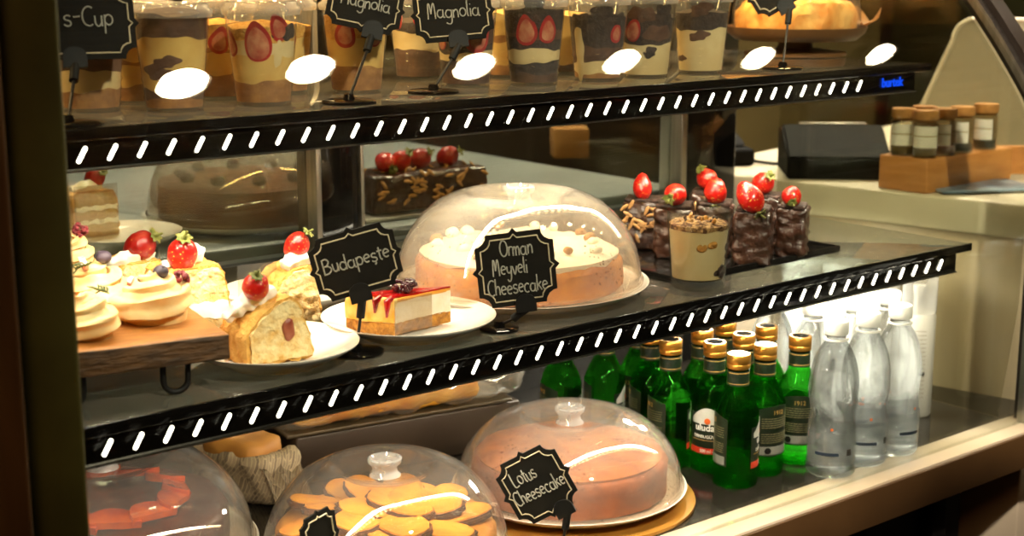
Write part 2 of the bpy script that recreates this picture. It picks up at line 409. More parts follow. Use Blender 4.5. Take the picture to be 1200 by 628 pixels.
def text_mesh(s, size, ext=.0002, bold=False):
    cu = bpy.data.curves.new('lettering', 'FONT'); cu.body = s; cu.size = size; cu.extrude = ext; cu.align_x = 'CENTER'; cu.resolution_u = 3
    if bold: cu.offset = size * .02
    o = bpy.data.objects.new('lettering', cu); COL.objects.link(o)
    dg = bpy.context.evaluated_depsgraph_get(); me = bpy.data.meshes.new_from_object(o.evaluated_get(dg)); bpy.data.objects.remove(o); return me
tm = text_mesh('burtek', .0165, .0006, True); tm.materials.append(emit('blue_sign', '#1450ff', 1.3))
o = obj('brand_name', tm, None, top, loc=(XE - X0 - .062, .0012, -.0265), rot=(PI / 2, 0, 0)); o['label'] = 'glowing blue lettering on the black shelf edge'

# ------------------------------------------------------------------ handwriting on the chalkboards
def arc(cx, cy, rx, ry, a0, a1, n=9):
    return [(cx + rx * math.cos(math.radians(a0 + (a1 - a0) * i / (n - 1))), cy + ry * math.sin(math.radians(a0 + (a1 - a0) * i / (n - 1)))) for i in range(n)]
G = {
 'a': ([arc(.4, .48, .38, .46, 60, 360, 12), [(.78, .95), (.78, .3), (.85, .02), (1.0, .05)]], 1.08),
 'b': ([[(.05, 1.8), (.05, 0)], arc(.4, .48, .36, .46, 150, -150, 12)], .9),
 'c': ([arc(.45, .5, .42, .5, 50, 310, 12)], .9),
 'd': ([arc(.4, .48, .38, .46, 40, 320, 12), [(.78, 1.8), (.78, 0)]], .98),
 'e': ([[(.08, .5), (.75, .62)] + arc(.42, .52, .36, .46, 15, 310, 12)], .92),
 'g': ([arc(.4, .48, .38, .46, 50, 360, 12), [(.78, .95), (.78, -.4), (.45, -.75), (.05, -.55)]], .98),
 'h': ([[(.05, 1.8), (.05, 0)], [(.05, .6), (.35, .95), (.62, .75), (.66, 0)]], .86),
 'i': ([[(.1, .95), (.1, 0)], [(.08, 1.4), (.14, 1.46)]], .32),
 'k': ([[(.05, 1.8), (.05, 0)], [(.65, .95), (.08, .45)], [(.25, .58), (.7, 0)]], .82),
 'l': ([[(.1, 1.8), (.08, .2), (.25, 0)]], .38),
 'm': ([[(.05, .95), (.05, 0)], [(.05, .6), (.28, .95), (.46, .7), (.46, 0)], [(.46, .6), (.72, .95), (.92, .7), (.95, 0)]], 1.15),
 'n': ([[(.05, .95), (.05, 0)], [(.05, .6), (.35, .95), (.62, .75), (.66, 0)]], .86),
 'o': ([arc(.42, .5, .4, .48, 90, 450, 14)], .95),
 'p': ([[(.05, .95), (.05, -.75)], arc(.4, .48, .36, .46, 150, -150, 12)], .9),
 'r': ([[(.05, .95), (.05, 0)], [(.05, .55), (.25, .9), (.55, .9)]], .62),
 's': ([arc(.38, .73, .3, .24, 30, 250, 8) + arc(.36, .24, .32, .25, 80, -160, 8)], .82),
 't': ([[(.3, 1.5), (.28, .25), (.5, .0)], [(0, 1.05), (.62, 1.08)]], .66),
 'u': ([[(.05, .95), (.08, .25), (.35, .0), (.62, .3), (.66, .95)], [(.66, .95), (.68, 0)]], .88),
 'v': ([[(.02, .95), (.35, 0), (.68, .95)]], .8),
 'y': ([[(.05, .95), (.1, .4), (.4, .2), (.66, .5)], [(.7, .95), (.62, -.4), (.3, -.75), (.05, -.5)]], .88),
 'B': ([[(.08, 1.75), (.08, 0)], [(.0, 1.65), (.5, 1.75), (.82, 1.4), (.55, .98), (.12, .92)], [(.12, .92), (.7, .85), (.98, .45), (.6, .02), (0, .02)]], 1.15),
 'C': ([arc(.65, .88, .6, .88, 55, 305, 14)], 1.15),
 'L': ([[(.1, 1.75), (.12, .05), (.85, .0)]], 1.0),
 'M': ([[(.02, .0), (.1, 1.6), (.28, 1.7), (.42, .6)], [(.42, .6), (.7, 1.7), (.88, 1.6), (.98, .0)]], 1.2),
 'O': ([arc(.6, .88, .55, .86, 90, 450, 16)], 1.3),
 '-': ([[(.1, .75), (.7, .8)]], .85), ' ': ([], .6),
}
def write(bm, s, x0, z0, h, yoff, rot=0, wgt=.0011, squeeze=1.0, arcq=0.0):
    """chalk strokes on a board facing -y; h is the x-height"""
    x = x0; total = 0
    for k, ch in enumerate(s):
        key = ch
        ced = False
        if ch == 'ş': key = 's'; ced = True
        strokes, adv = G[key]
        dz = arcq * math.sin(k * 1.7) * h
        allst = list(strokes) + ([[(.4, -.05), (.48, -.25), (.3, -.35)]] if ced else [])
        for st in allst:
            P = [(x + px * h * squeeze, 0, z0 + pz * h + dz) for px, pz in st]
            P = catmull(P, 4) if len(P) > 2 and len(P) < 8 else [Vector(p) for p in P]
            ca, sa = math.cos(rot), math.sin(rot)
            P = [Vector((p.x * ca - p.z * sa, yoff, p.x * sa + p.z * ca)) for p in P]
            Q = []
            for p in P:
                if not Q or (p - Q[-1]).length > 1e-5: Q.append(p)
            if len(Q) > 1: tube(bm, Q, wgt, 6)
        x += adv * h * squeeze
    return x
def swid(s, h, squeeze=1.0): return sum(G['s' if c == 'ş' else c][1] for c in s) * h * squeeze
def plaque(w, h, tipx=.06, notch=.16):
    """chalkboard outline: concave corners with little points half way along the sides"""
    W, H = w / 2, h / 2; n = notch * min(w, h); pts = []
    def q(sx, sz):
        cx, cz = sx * W, sz * H; r = n
        base = [(cx - sx * r, cz)] + [(cx - sx * r * math.cos(a), cz - sz * r * math.sin(a)) for a in [math.radians(20), math.radians(45), math.radians(70)]] + [(cx, cz - sz * r)]
        return base
    t = tipx * min(w, h)
    def lerp_side(p, c, tip, q_): return [p, tuple(c[i] * .88 + p[i] * .12 for i in (0, 1)), tip, tuple(c[i] * .88 + q_[i] * .12 for i in (0, 1)), q_]
    tr = q(1, 1); br = q(1, -1)[::-1]; bl = q(-1, -1); tl = q(-1, 1)[::-1]
    pts += tr
    pts += [(W, .12 * H), (W + t, 0), (W, -.12 * H)]
    pts += br
    pts += [(.10 * W, -H), (0, -H - t), (-.10 * W, -H)]
    pts += bl
    pts += [(-W, -.12 * H), (-W - t, 0), (-W, .12 * H)]
    pts += tl
    pts += [(-.10 * W, H), (0, H + t), (.10 * W, H)]
    return pts
def board_sign(label, base, w, h, centre, roll, yaw, lines, clip_dx=0.0, tilt=0.0, disc=.028, lh=.0078, rod_r=.0016, wgt=.0008, squeeze=.95, clear_disc=False):
    """price sign: centre = world centre of the board, base = foot position on the shelf"""
    s = thing('price_sign', label, 'sign', base)
    bx = Vector(base); cc = Vector(centre) - bx
    Rm = Matrix.Rotation(yaw, 4, 'Z') @ Matrix.Rotation(tilt, 4, 'X') @ Matrix.Rotation(-roll, 4, 'Y')
    eul = Rm.to_euler()
    out = plaque(w, h)
    bd = obj('board', prism(B(), out, .0022), BOARD, s, loc=cc, rot=eul, smooth=False)
    bm = B(); sc = 1 - .0095 / (min(w, h))
    P = [Vector((x * (1 - .011 / w), -.0004, z * (1 - .011 / h))) for x, z in out]
    tube(bm, P + [P[0], P[1]], .00075, 6, cap=False)
    obj('border', bm, CHALKLINE, bd)
    bm = B()
    for txt, lx, lz, hh, rr in lines:
        wd = swid(txt, hh, squeeze); write(bm, txt, lx - wd / 2, lz, hh, -.0005, rr, wgt, squeeze, .06)
    o = obj('lettering', bm, CHALK, bd); o['label'] = 'pale chalk handwriting'
    # clip, neck, rod and foot
    cl = Rm @ Vector((clip_dx, -.001, -h / 2 - .0005)) + cc
    bm = B(); pr = [(-.0105, -.007), (.0105, -.007), (.0105, .003)] + [(.0105 * math.cos(a), .003 + .0085 * math.sin(a)) for a in [PI * k / 8 for k in range(1, 8)]] + [(-.0105, .003)]
    prism(bm, pr, .006, off=-.003); obj('clip', bm, BLACKM, s, loc=cl, rot=eul)
    nk = Rm @ Vector((clip_dx, .0, -h / 2 - .008)) + cc
    foot = Vector((0, 0, .004))
    dirv = (foot - nk).normalized()
    bm = B(); tube(bm, [nk + Vector((0, 0, .003)), nk + dirv * .016], .0042, 12); obj('joint', bm, BLACKM, s)
    bm = B(); tube(bm, [nk + dirv * .014, foot], rod_r, 10); obj('rod', bm, pbr('rod_metal', '#3a3632', rough=.3, metal=.8), s)
    bm = lathe(B(), [(0, 0), (disc, 0), (disc, .0022), (disc * .9, .0032), (0.006, .004), (0.0045, .009), (0, .009)], 40)
    obj('foot', bm, BLACK, s)
    return s
def face(p, off=0.0):
    """yaw that turns a -y facing board towards the aisle where the camera stands"""
    return math.atan2(p[1], p[0]) - PI / 2 + off
def spt(x, y, base_y_depth):  # a point at the depth of a ground point
    d = ray(x, y); t = base_y_depth / (d.x * _fw.x + d.y * _fw.y); return CAMP + d * t
def dep(p): return p[0] * _fw.x + p[1] * _fw.y

# ------------------------------------------------------------------ small food parts
def strawberry_mesh(seed=0, long=1.0):
    bm = B(); pr = []
    for k in range(13):
        t = k / 12; r = .0150 * (math.sin(PI * min(1, (t * .93 + .02))) ** .62) * (1 - .28 * t) if 0 < k < 12 else 0
        pr.append((r, -.0165 * long + .033 * long * (1 - t)))
    lathe(bm, pr[::-1], 28); rough(bm, .0011, 60, seed)
    me = bpy.data.meshes.new('strawberry'); bmesh.ops.recalc_face_normals(bm, faces=bm.faces[:]); bm.to_mesh(me); bm.free()
    for p in me.polygons: p.use_smooth = True
    return me
def calyx_mesh(seed=0, stem=True):
    random.seed(40 + seed); bm = B()
    for k in range(7):
        a = 2 * PI * k / 7 + random.uniform(-.2, .2); l = random.uniform(.006, .0095); ca, sa = math.cos(a), math.sin(a)
        rows = []
        for t, w in ((0, .0016), (.4, .0028), (.75, .0018), (1, .0002)):
            r = l * t; z = .0015 + .0035 * math.sin(t * 2.2) - .001 * t
            rows.append([bm.verts.new((r * ca - sa * w * s, r * sa + ca * w * s, z + e)) for s, e in ((-1, 0), (1, 0), (1, .0006), (-1, .0006))])
        for A, Q in zip(rows, rows[1:]):
            for i in range(4): bm.faces.new((A[i], A[(i + 1) % 4], Q[(i + 1) % 4], Q[i]))
        bm.faces.new(rows[-1])
    if stem: tube(bm, [(0, 0, 0), (.001, 0, .006), (.003, 0, .010)], .0011, 8)
    me = bpy.data.meshes.new('calyx'); bmesh.ops.recalc_face_normals(bm, faces=bm.faces[:]); bm.to_mesh(me); bm.free(); me.materials.append(LEAF); return me
SBM = [strawberry_mesh(1, 1.0), strawberry_mesh(2, 1.15), strawberry_mesh(3, .95)]
for me in SBM: me.materials.append(RED)
SBD = [m.copy() for m in SBM]
for me in SBD: me.materials.clear(); me.materials.append(REDD)
CAL = [calyx_mesh(i) for i in range(3)]
def strawberry(parent, loc, rot, k=0, sc=1.0, dark=False, leaves=True):
    o = obj('strawberry', (SBD if dark else SBM)[k % 3], None, parent, loc=loc, rot=rot); o.scale = (sc,) * 3
    if leaves:
        q = obj('calyx', CAL[k % 3], None, o, loc=(0, 0, .0155 * (1, 1.15, .95)[k % 3]))
    return o
def cream_mesh(pts, rad, seed=0, ridges=6):
    bm = B(); P = catmull(pts, 7); n = len(P)
    rr = [rad * (.35 + .65 * math.sin(PI * min(1, max(0, (i + .6) / (n + .2)))) ** .5) * (1 + .16 * math.sin(i * 1.5)) for i in range(n)]
    tube(bm, P, rr, 30, lobes=5, depth=.12); rough(bm, rad * .30, 1 / rad * .55, seed); return bm

# ------------------------------------------------------------------ cake slices
def slice_solid(width, prof, depth, seed, amp=.0024, res=.004, taper=1.0):
    """block whose outline (u along the cut face, height) runs back by depth; cut face at y=0"""
    bm = B(); prism(bm, [(u * width, v) for u, v in prof], depth)
    refine(bm, res); rough(bm, amp, 110, seed, octs=4)
    return bm
def frame_of(a, b):
    d = (b - a); return math.atan2(d.y, d.x), d.length
def domed_slice(label, A, Bp, z, prof, depth, seed, straw, straw_rot, cream_pts, sk=0, dark=False, film=None, layers=None, name='cake_slice', cut_label=None, crust=SPONGE, fruit=False, straw_sc=1.0):
    a = at(A[0], A[1], z); b = at(Bp[0], Bp[1], z); ang, wd = frame_of(a, b)
    s = thing(name, label, 'cake slice', (a.x, a.y, z), ang)
    obj('crust', slice_solid(wd, prof, depth, seed), crust, s)
    # the cut face: a thinner slab set into the front
    cxm = sum(u for u, v in prof) / len(prof) * wd; czm = sum(v for u, v in prof) / len(prof)
    pp = [((u * wd - cxm) * .90 + cxm, (v - czm) * .90 + czm) for u, v in prof]
    bm = B(); prism(bm, pp, .010, off=-.0022); refine(bm, .003); rough(bm, .0016, 150, seed + 3, octs=4)
    cf = obj('cut_face', bm, CRUMBCUT, s); cf['label'] = 'pale cut side'
    for k, (z0, z1, m) in enumerate(layers or []):
        bm = B(); pl = []
        for i in range(13):
            u = .04 + .92 * i / 12; pl.append((u * wd, z0 + .0012 * math.sin(i * 1.3 + seed)))
        for i in range(13):
            u = .96 - .92 * i / 12; pl.append((u * wd, z1 + .0012 * math.sin(i * 1.9 + seed)))
        prism(bm, pl, .006, off=-.0042); refine(bm, .005); rough(bm, .0008, 120, seed)
        obj('cream_layer', bm, m, s)
    if fruit:
        bm = B(); ico(bm, (wd * .60, -.0035, .031), .0085, 3, (.72, .3, 1.3)); rough(bm, .0016, 130, 4); obj('fruit_piece', bm, pbr('baked_fruit', '#b06a4c', '#8a3a28', 90, rough=.4), s)
    if cream_pts: obj('whipped_cream', cream_mesh(cream_pts, .0085, seed), CREAM, s)
    if straw: strawberry(s, straw, straw_rot, sk, straw_sc, dark)
    if film:
        x0, x1, y0, h = film
        bm = box(B(), x0, x1, y0, y0 + .0004, .0, h); obj('film_strip', bm, FILM, s)
    return s
def plate(label, c, r, h=.02, group=None, mat=PORC, rotz=0):
    s = lathe(B(), [(0, .003), (r * .5, .003), (r * .52, 0), (r * .57, 0), (r * .62, .004), (r * .85, h * .55), (r, h * .94), (r * 1.003, h), (r * .985, h), (r * .84, h * .68), (r * .62, .0085), (r * .5, .0065), (0, .0065)], 72)
    o = obj('dessert_plate', s, mat, loc=(c[0], c[1], c[2])); tag(o, label, 'plate', group); return o

def at_plate(px, py, h): p = at(px, py, h); return (p.x, p.y, .0004)
# plate and slice at the front (rim centre pixel)
p1 = atY(321, 409, 1.188); p1 = (p1.x, p1.y, .0004); plate('white dessert plate under the front strawberry roulade slice, beside the wooden board', p1, .080)
domed_slice('crumb-coated cake slice with baked fruit inside its cut face, on the front white plate', (290, 432), (368, 418), .0085,
            [(0, 0), (0, .030), (.18, .044), (.48, .058), (.66, .061), (.80, .054), (.9, .034), (1, .012), (1, 0)], .055, 1,
            (.020, .018, .069), (.5, -.5, .4), [(-.004, .034, .040), (.010, .028, .052), (.026, .022, .060), (.040, .018, .066)], 2, fruit=True, straw_sc=.95,
            film=(.05, .075, .062, .05))
p2 = atY(479, 373, 1.195); p2 = (p2.x, p2.y, .0004); plate('white dessert plate carrying the glazed cheesecake wedge', p2, .088)
# tall slice behind the board
pa = at(236, 392, 0); plate('white dessert plate beneath the tall sponge slice behind the wooden board', (pa.x - .002, pa.y + .03, .0004), .072)
domed_slice('tall sponge slice with a bright upright strawberry, standing just behind the wooden board', (199, 403), (270, 391), .0085,
            [(0, 0), (0, .067), (.12, .071), (.85, .072), (.95, .062), (1, .04), (1, 0)], .05, 5,
            (.022, .010, .082), (.5, -.35, .3), [(.004, .018, .073), (.024, .016, .076), (.040, .02, .080), (.048, .03, .079)], 1,
            layers=[(.020, .036, CREAM)], straw_sc=1.12)
pb = at(172, 352, 0); plate('white dessert plate beneath the sponge slice with the dark strawberry', (pb.x - .01, pb.y + .055, .0004), .068)
domed_slice('sponge slice topped with a dark red lying strawberry, back left behind the meringues', (140, 366), (198, 356), .0085,
            [(0, 0), (0, .042), (.15, .050), (.85, .050), (.97, .042), (1, 0)], .05, 8,
            (.034, .014, .064), (.9, .5, .2), [(-.002, .014, .050), (.018, .012, .055), (.040, .014, .054), (.052, .02, .052)], 0, dark=True, straw_sc=1.2, film=(.054, .0555, .01, .06))
pc = at(343, 372, 0); plate('white dessert plate behind the Budapeşte sign', (pc.x + .025, pc.y + .045, .0004), .075)
domed_slice('sponge slice with strawberry half hidden behind the Budapeşte sign', (318, 386), (377, 378), .0085,
            [(0, 0), (0, .028), (.2, .048), (.45, .058), (.8, .06), (.93, .045), (1, .02), (1, 0)], .05, 11,
            (.036, .016, .079), (.4, .6, 0), [(.020, .010, .060), (.034, .012, .066), (.050, .016, .064)], 0, film=(-.022, .02, .03, .062), straw_sc=.95)

# glazed cheesecake wedge
def cheesecake():
    z = .0088
    T = at(528, 377, z); c1 = at(462, 393, z); c2 = at(405, 386, z)
    R = ((T - c1).length + (T - c2).length) / 2
    a1 = math.atan2(c1.y - T.y, c1.x - T.x); a2 = math.atan2(c2.y - T.y, c2.x - T.x)
    if a2 > a1: a2 -= 2 * PI
    if a1 - a2 > PI: a1, a2 = a2 + 2 * PI, a1
    R = (T - c1).length; R2 = (T - c2).length
    s = thing('cheesecake_slice', 'cheesecake wedge with red glaze and blackberries on a white plate', 'cake slice', (T.x, T.y, z))
    def outline(k, n=14):
        pts = [(0, 0)]
        for i in range(n + 1):
            t = i / n; a = a1 + (a2 - a1) * t; r = (R + (R2 - R) * t) * k; pts.append((r * math.cos(a), r * math.sin(a)))
        return pts
    def layer(nm, k, z0, z1, m, amp, fr, seed, lab=None, top=False):
        bm = B(); prism(bm, outline(k), z1 - z0, 'z', z0); refine(bm, .005); rough(bm, amp, fr, seed)
        o = obj(nm, bm, m, s)
        if lab: o['label'] = lab
    layer('biscuit_base', .99, 0, .012, pbr('crumb_base', '#c98a35', '#8a571c', 160, rough=.9, bump=1, bscale=280), .0012, 160, 1, 'golden crumb base')
    layer('filling', .975, .0112, .033, pbr('cheese_filling', '#faeada', '#eed9bd', 60, rough=.6, bump=.4, bscale=250), .0007, 120, 2, 'creamy white filling')
    # baked orange rim round the outer curve
    bm = B(); n = 16; rows = []
    for i in range(n + 1):
        t = i / n; a = a1 + (a2 - a1) * t; r = (R + (R2 - R) * t)
        rows.append([bm.verts.new((rr * math.cos(a), rr * math.sin(a), zz)) for rr, zz in ((r * .93, .0125), (r * 1.0, .0125), (r * 1.005, .026), (r * .985, .036), (r * .94, .037))])
    for A, Q in zip(rows, rows[1:]):
        for k in range(5): bm.faces.new((A[k], A[(k + 1) % 5], Q[(k + 1) % 5], Q[k]))
    bm.faces.new(rows[0]); bm.faces.new(rows[-1][::-1]); refine(bm, .005); rough(bm, .0008, 90, 6)
    obj('baked_rim', bm, pbr('baked_rim', '#efa52c', '#f4d07c', 60, rough=.45, contrast=(.4, .62)), s)
    layer('baked_top', .97, .0325, .0355, pbr('baked_top', '#e8a63f', '#d58a2a', 50, rough=.4), .0006, 80, 3)
    gz = pbr('red_glaze', '#b31212', '#8c0a0c', 60, rough=.07, coat=.6, bump=.15, bscale=70)
    bm = B(); pts = [(0, 0)]
    for i in range(13):
        t = i / 12; a = a1 + (a2 - a1) * (.10 + .85 * t); r = (R + (R2 - R) * t) * (.90 + .10 * math.sin(i * 1.7)); pts.append((r * math.cos(a), r * math.sin(a)))
    prism(bm, pts, .0022, 'z', .0352); refine(bm, .005); rough(bm, .0006, 90, 5); obj('glaze', bm, gz, s)
    # drips
    for t, l in ((.12, .016), (.35, .012), (.62, .010)):
        a = a1 + (a2 - a1) * t; r = (R + (R2 - R) * t) * 1.004
        bm = B(); tube(bm, [(r * .93 * math.cos(a), r * .93 * math.sin(a), .0365), (r * math.cos(a), r * math.sin(a), .034), (r * 1.012 * math.cos(a), r * 1.012 * math.sin(a), .034 - l)], [.0035, .004, .0012], 10); obj('glaze_drip', bm, gz, s)
    bk = pbr('blackberry', '#2a1018', '#4a1a22', 60, rough=.25, coat=.3)
    for t, rr, sz in ((.42, .62, .0085), (.62, .75, .0075), (.28, .70, .006)):
        a = a1 + (a2 - a1) * t; r = R * rr; bm = B(); random.seed(int(t * 100))
        for k in range(26):
            u = random.uniform(-1, 1); w = random.uniform(0, 2 * PI); q = math.sqrt(1 - u * u)
            ico(bm, (r * math.cos(a) + sz * .75 * q * math.cos(w), r * math.sin(a) + sz * .75 * q * math.sin(w), .0395 + sz * .55 + sz * .6 * u), sz * .34, 1)
        obj('blackberry', bm, bk, s)
    # clear strip over the front corner
    d1 = Vector((math.cos(a1), math.sin(a1))); pts = [(d1 * (R * k)) for k in (.35, 1.0)]
    nrm = Vector((d1.y, -d1.x)); nrm = nrm if nrm.y < 0 else -nrm
    bm = B(); 
    q = [pts[0] + nrm * .001, pts[1] + nrm * .001, pts[1] + nrm * .0014, pts[0] + nrm * .0014]
    prism(bm, [(p.x, p.y) for p in q], .034, 'z', .0005); obj('film_strip', bm, FILM, s)
cheesecake()

# ------------------------------------------------------------------ wooden board with meringues
zt = .052
fr = at(268, 391, zt); fl = at(98, 412, zt)
ang = math.atan2(fr.y - fl.y, fr.x - fl.x)
wb = thing('serving_board', 'wooden serving board on black hairpin legs holding the meringues', 'board', (fr.x, fr.y, 0), ang)
bm = box(B(), -.30, 0, 0, .17, .0295, zt, .0015); refine(bm, .02); rough(bm, .0008, 30, 3); obj('board_top', bm, WOOD, wb)
bm = box(B(), -.30, 0, -.0016, .0005, .030, zt - .0006, .0006); refine(bm, .006); rough(bm, .0011, 60, 9); o = obj('bark_edge', bm, WOODEND, wb); o['label'] = 'dark rough front edge'
def hairpin(x, yy):
    pts = [(x - .011, yy, .0295), (x - .011, yy, .013)] + [(x - .011 * math.cos(a), yy, .013 - .0103 * math.sin(a)) for a in [PI * k / 8 for k in range(1, 8)]] + [(x + .011, yy, .013), (x + .011, yy, .0295)]
    return tube(B(), pts, .0026, 10)
for x in (-.045, -.135, -.225):
    obj('leg', hairpin(x, .012), BLACKM, wb)
    obj('leg', hairpin(x, .155), BLACKM, wb)
MER = pbr('meringue', '#eacb92', '#d9a95f', 34, rough=.6, bump=.2, bscale=120, sss=.1, contrast=(.4, .75))
BERRY = pbr('blueberry', '#4a3c4a', '#2d2430', 50, rough=.5)
RASP = pbr('raspberry', '#8e2732', '#5c1822', 200, rough=.5, bump=.8, bscale=300)
HERB = pbr('herb', '#5d6b33', '#3f4a22', 80, rough=.7)
def meringue(label, c, r, h, turns, seed, berries, z=zt, start=0):
    m = thing('meringue', label, 'meringue', (c[0], c[1], z), start)
    bm = B(); P = []; rad = []; n = int(turns * 26)
    for i in range(n + 1):
        t = i / n; a = 2 * PI * turns * t; rr = r * (.70 * (1 - t) ** .75 + .02)
        P.append((rr * math.cos(a), rr * math.sin(a) * .95, r * .24 + (h - r * .30) * t ** .9)); rad.append(r * (.30 - .13 * t) * (.75 if i == 0 else 1) * (1 + .10 * math.sin(a * 3 + seed)))
    tube(bm, P, rad, 40, lobes=5, depth=.22)
    for v in bm.verts: v.co.z = max(v.co.z, .0002)
    x = B(); lathe(bm, [(0, 0), (r * .62, 0), (r * .66, r * .2), (r * .35, h * .7), (0, h * .9)], 24); x.free()
    rough(bm, r * .07, 45, seed, zmin=.0003)
    obj('swirl', bm, MER, m)
    for kind, x, y, zz, sz in berries:
        b = B()
        if kind == 'b': ico(b, (0, 0, 0), sz, 3, (1, 1, .85)); ico(b, (0, -sz * .4, sz * .72), sz * .35, 2, (1, 1, .3)); obj('blueberry', b, BERRY, m, loc=(x, y, zz))
        elif kind == 'r':
            random.seed(seed)
            for k in range(34):
                u = random.uniform(-1, 1); w = random.uniform(0, 2 * PI); q = math.sqrt(1 - u * u); ico(b, (sz * .8 * q * math.cos(w), sz * .8 * q * math.sin(w), sz * u * .8), sz * .32, 1)
            obj('raspberry', b, RASP, m, loc=(x, y, zz))
        elif kind == 's':
            prism(b, [(-sz, 0), (-sz * .5, -sz * .55), (sz * .6, -sz * .5), (sz, .1 * sz), (sz * .3, sz * .9), (-sz * .5, sz * .7)], sz * .6, off=-sz * .3); refine(b, .004); rough(b, .0008, 150, 3)
            obj('fruit_piece', b, pbr('pink_fruit', '#f3d9cf', '#c22a3a', 90, rough=.35, contrast=(.45, .62)), m, loc=(x, y, zz), rot=(.3, .2, .5))
        elif kind == 'h':
            tube(b, [(0, 0, 0), (sz * .5, -sz * .2, .002), (sz, -sz * .3, -.003)], .0007, 6)
            for k in range(9):
                t = k / 9; q = Vector((sz * t, -sz * .3 * t, 0)); tube(b, [q, q + Vector((.002, -.003 if k % 2 else .003, .003)), q + Vector((.006, -.006 if k % 2 else .006, .004))], [.0006, .0011, .0003], 6)
            obj('herb_sprig', b, HERB, m, loc=(x, y, zz))
    return m
q = at(184, 374, zt); meringue('large swirled meringue with a blueberry and raspberry at the front right of the wooden board', q, .043, .040, 2.6, 2, [('b', .006, -.002, .043, .0072), ('r', .020, -.012, .034, .0085), ('s', -.03, .002, .040, .006)], start=.4)
q = at(103, 394, zt); meringue('swirled meringue with a dark herb sprig at the front left corner of the board', q, .034, .036, 2.4, 5, [('h', -.012, -.016, .036, .02)], start=2)
q = at(114, 358, zt); meringue('meringue with pink fruit and a green sprig in the middle of the board', q, .038, .040, 2.5, 7, [('b', -.002, .008, .046, .0075), ('s', .014, -.006, .043, .009), ('h', .020, .0, .043, .022)], start=4)
q = at(92, 338, zt + .0); meringue('pale cone-shaped meringue with a reddish berry behind the others on the board', q, .028, .056, 3.2, 9, [('r', .004, -.004, .058, .008)], start=1)

# ------------------------------------------------------------------ domed cakes
def dome_mesh(r, h, t=.0022):
    f = [(1.0, 0), (1.0, .06), (.992, .16), (.965, .32), (.91, .50), (.82, .68), (.70, .84), (.60, .92), (.52, .965), (.47, .985), (.44, .985), (.40, .96), (.34, .90), (.26, .865), (.14, .85)]
    o = catmull([(a * r, b * h, 0) for a, b in f], 4); P = [(p.x, p.y) for p in o] + [(0, .848 * h)]
    n = len(P); I = []
    for i in range(n - 1):
        a = Vector(P[max(0, i - 1)]); b = Vector(P[min(n - 1, i + 1)]); d = (b - a).normalized(); nn = Vector((-d.y, d.x)); I.append((max(P[i][0] + nn.x * t, .0005), P[i][1] + nn.y * t))
    I[0] = (I[0][0], 0); I.append((0, P[-1][1] - t))
    bm = lathe(B(), P, 72, capb=False); lathe(bm, [(1.008 * r, 0), (1.02 * r, 0), (1.02 * r, .003), (1.0 * r, .0035)], 72, capb=False, capt=False)
    lathe(bm, I, 72, capb=False); return bm
def cake_dome(label, c, z, r=.132, h=.113, mat=None, knob_mat=None, knob_h=.019):
    d = thing('cake_dome', label, 'cake cover', (c[0], c[1], z))
    obj('cover', dome_mesh(r, h), mat, d)
    k = [(0, 0), (.017, 0), (.0165, .002), (.0135, .005), (.0135, knob_h * .55), (.0185, knob_h * .8), (.0185, knob_h), (.0160, knob_h + .001), (.0145, knob_h - .002), (0, knob_h - .002)]
    obj('knob', lathe(B(), k, 32), knob_mat or KNOB, d, loc=(0, 0, .848 * h + .0004))
    return d
KNOB = pane('knob_plastic', '#f2eee6', f0=.08, rough=.05, haze=.22)
def cake_plate(label, c, z, r=.140, h=.016, mat=PORC):
    s = lathe(B(), [(0, .002), (r * .60, .002), (r * .62, 0), (r * .66, 0), (r * .70, .003), (r * .9, h * .4), (r * .99, h * .85), (r * 1.005, h), (r * .985, h * 1.0), (r * .955, h * .72), (r * .90, h * .55), (0, h * .50)], 80)
    o = obj('cake_plate', s, mat, loc=(c[0], c[1], z)); tag(o, label, 'plate'); return o
FOG = pane('fogged_dome', '#fbf6ee', f0=.05, rough=.015, haze=.12, hcol='#fff8f0', speck=.75)
FOG2 = pane('fogged_dome_heavy', '#fbf3ea', f0=.05, rough=.015, haze=.105, hcol='#fff8f0', speck=.7)
CLEARD = pane('clear_dome', '#faf6ef', f0=.055, rough=.012, haze=.035)
BACKD = pane('back_dome', '#f2f0ea', f0=.05, rough=.03, haze=.13)

# Orman Meyveli cheesecake under the middle-shelf dome
om = at(608, 327, .016); om.z = .0004
cake_plate('wide white cake plate under the speckled dome on the middle shelf', om, .0004, r=.146)
ck = thing('round_cake', 'pale yellow round cheesecake with cream and nuts beneath the speckled dome', 'cake', (om.x, om.y, .0100))
bm = lathe(B(), [(0, 0), (.112, 0), (.116, .004), (.116, .030), (.110, .036), (.0, .038)], 72); refine(bm, .012); rough(bm, .0022, 38, 2, zmin=.001); obj('sponge', bm, pbr('yellow_cheesecake', '#dd9118', '#b8640f', 26, rough=.6, bump=.5, bscale=90), ck)
bm = lathe(B(), [(0, .036), (.109, .034), (.111, .040), (.095, .047), (0, .048)], 64); refine(bm, .012); rough(bm, .006, 32, 4); obj('cream_topping', bm, CREAM, ck)
random.seed(3)
for k in range(16):
    a = 2 * PI * k / 16 + random.uniform(-.1, .1); r = random.uniform(.075, .1); b = B(); ico(b, (0, 0, 0), random.uniform(.006, .010), 2, (1, .8, .7)); rough(b, .002, 90, k)
    obj('nut', b, CREAM if k % 3 else pbr('nut', '#b98a52', '#8a5f32', 60, rough=.7), ck, loc=(r * math.cos(a), r * math.sin(a), .050))
cake_dome('speckled fogged plastic cake dome on the middle shelf behind the Orman Meyveli Cheesecake sign', om, .0168, r=.138, h=.101, mat=FOG)

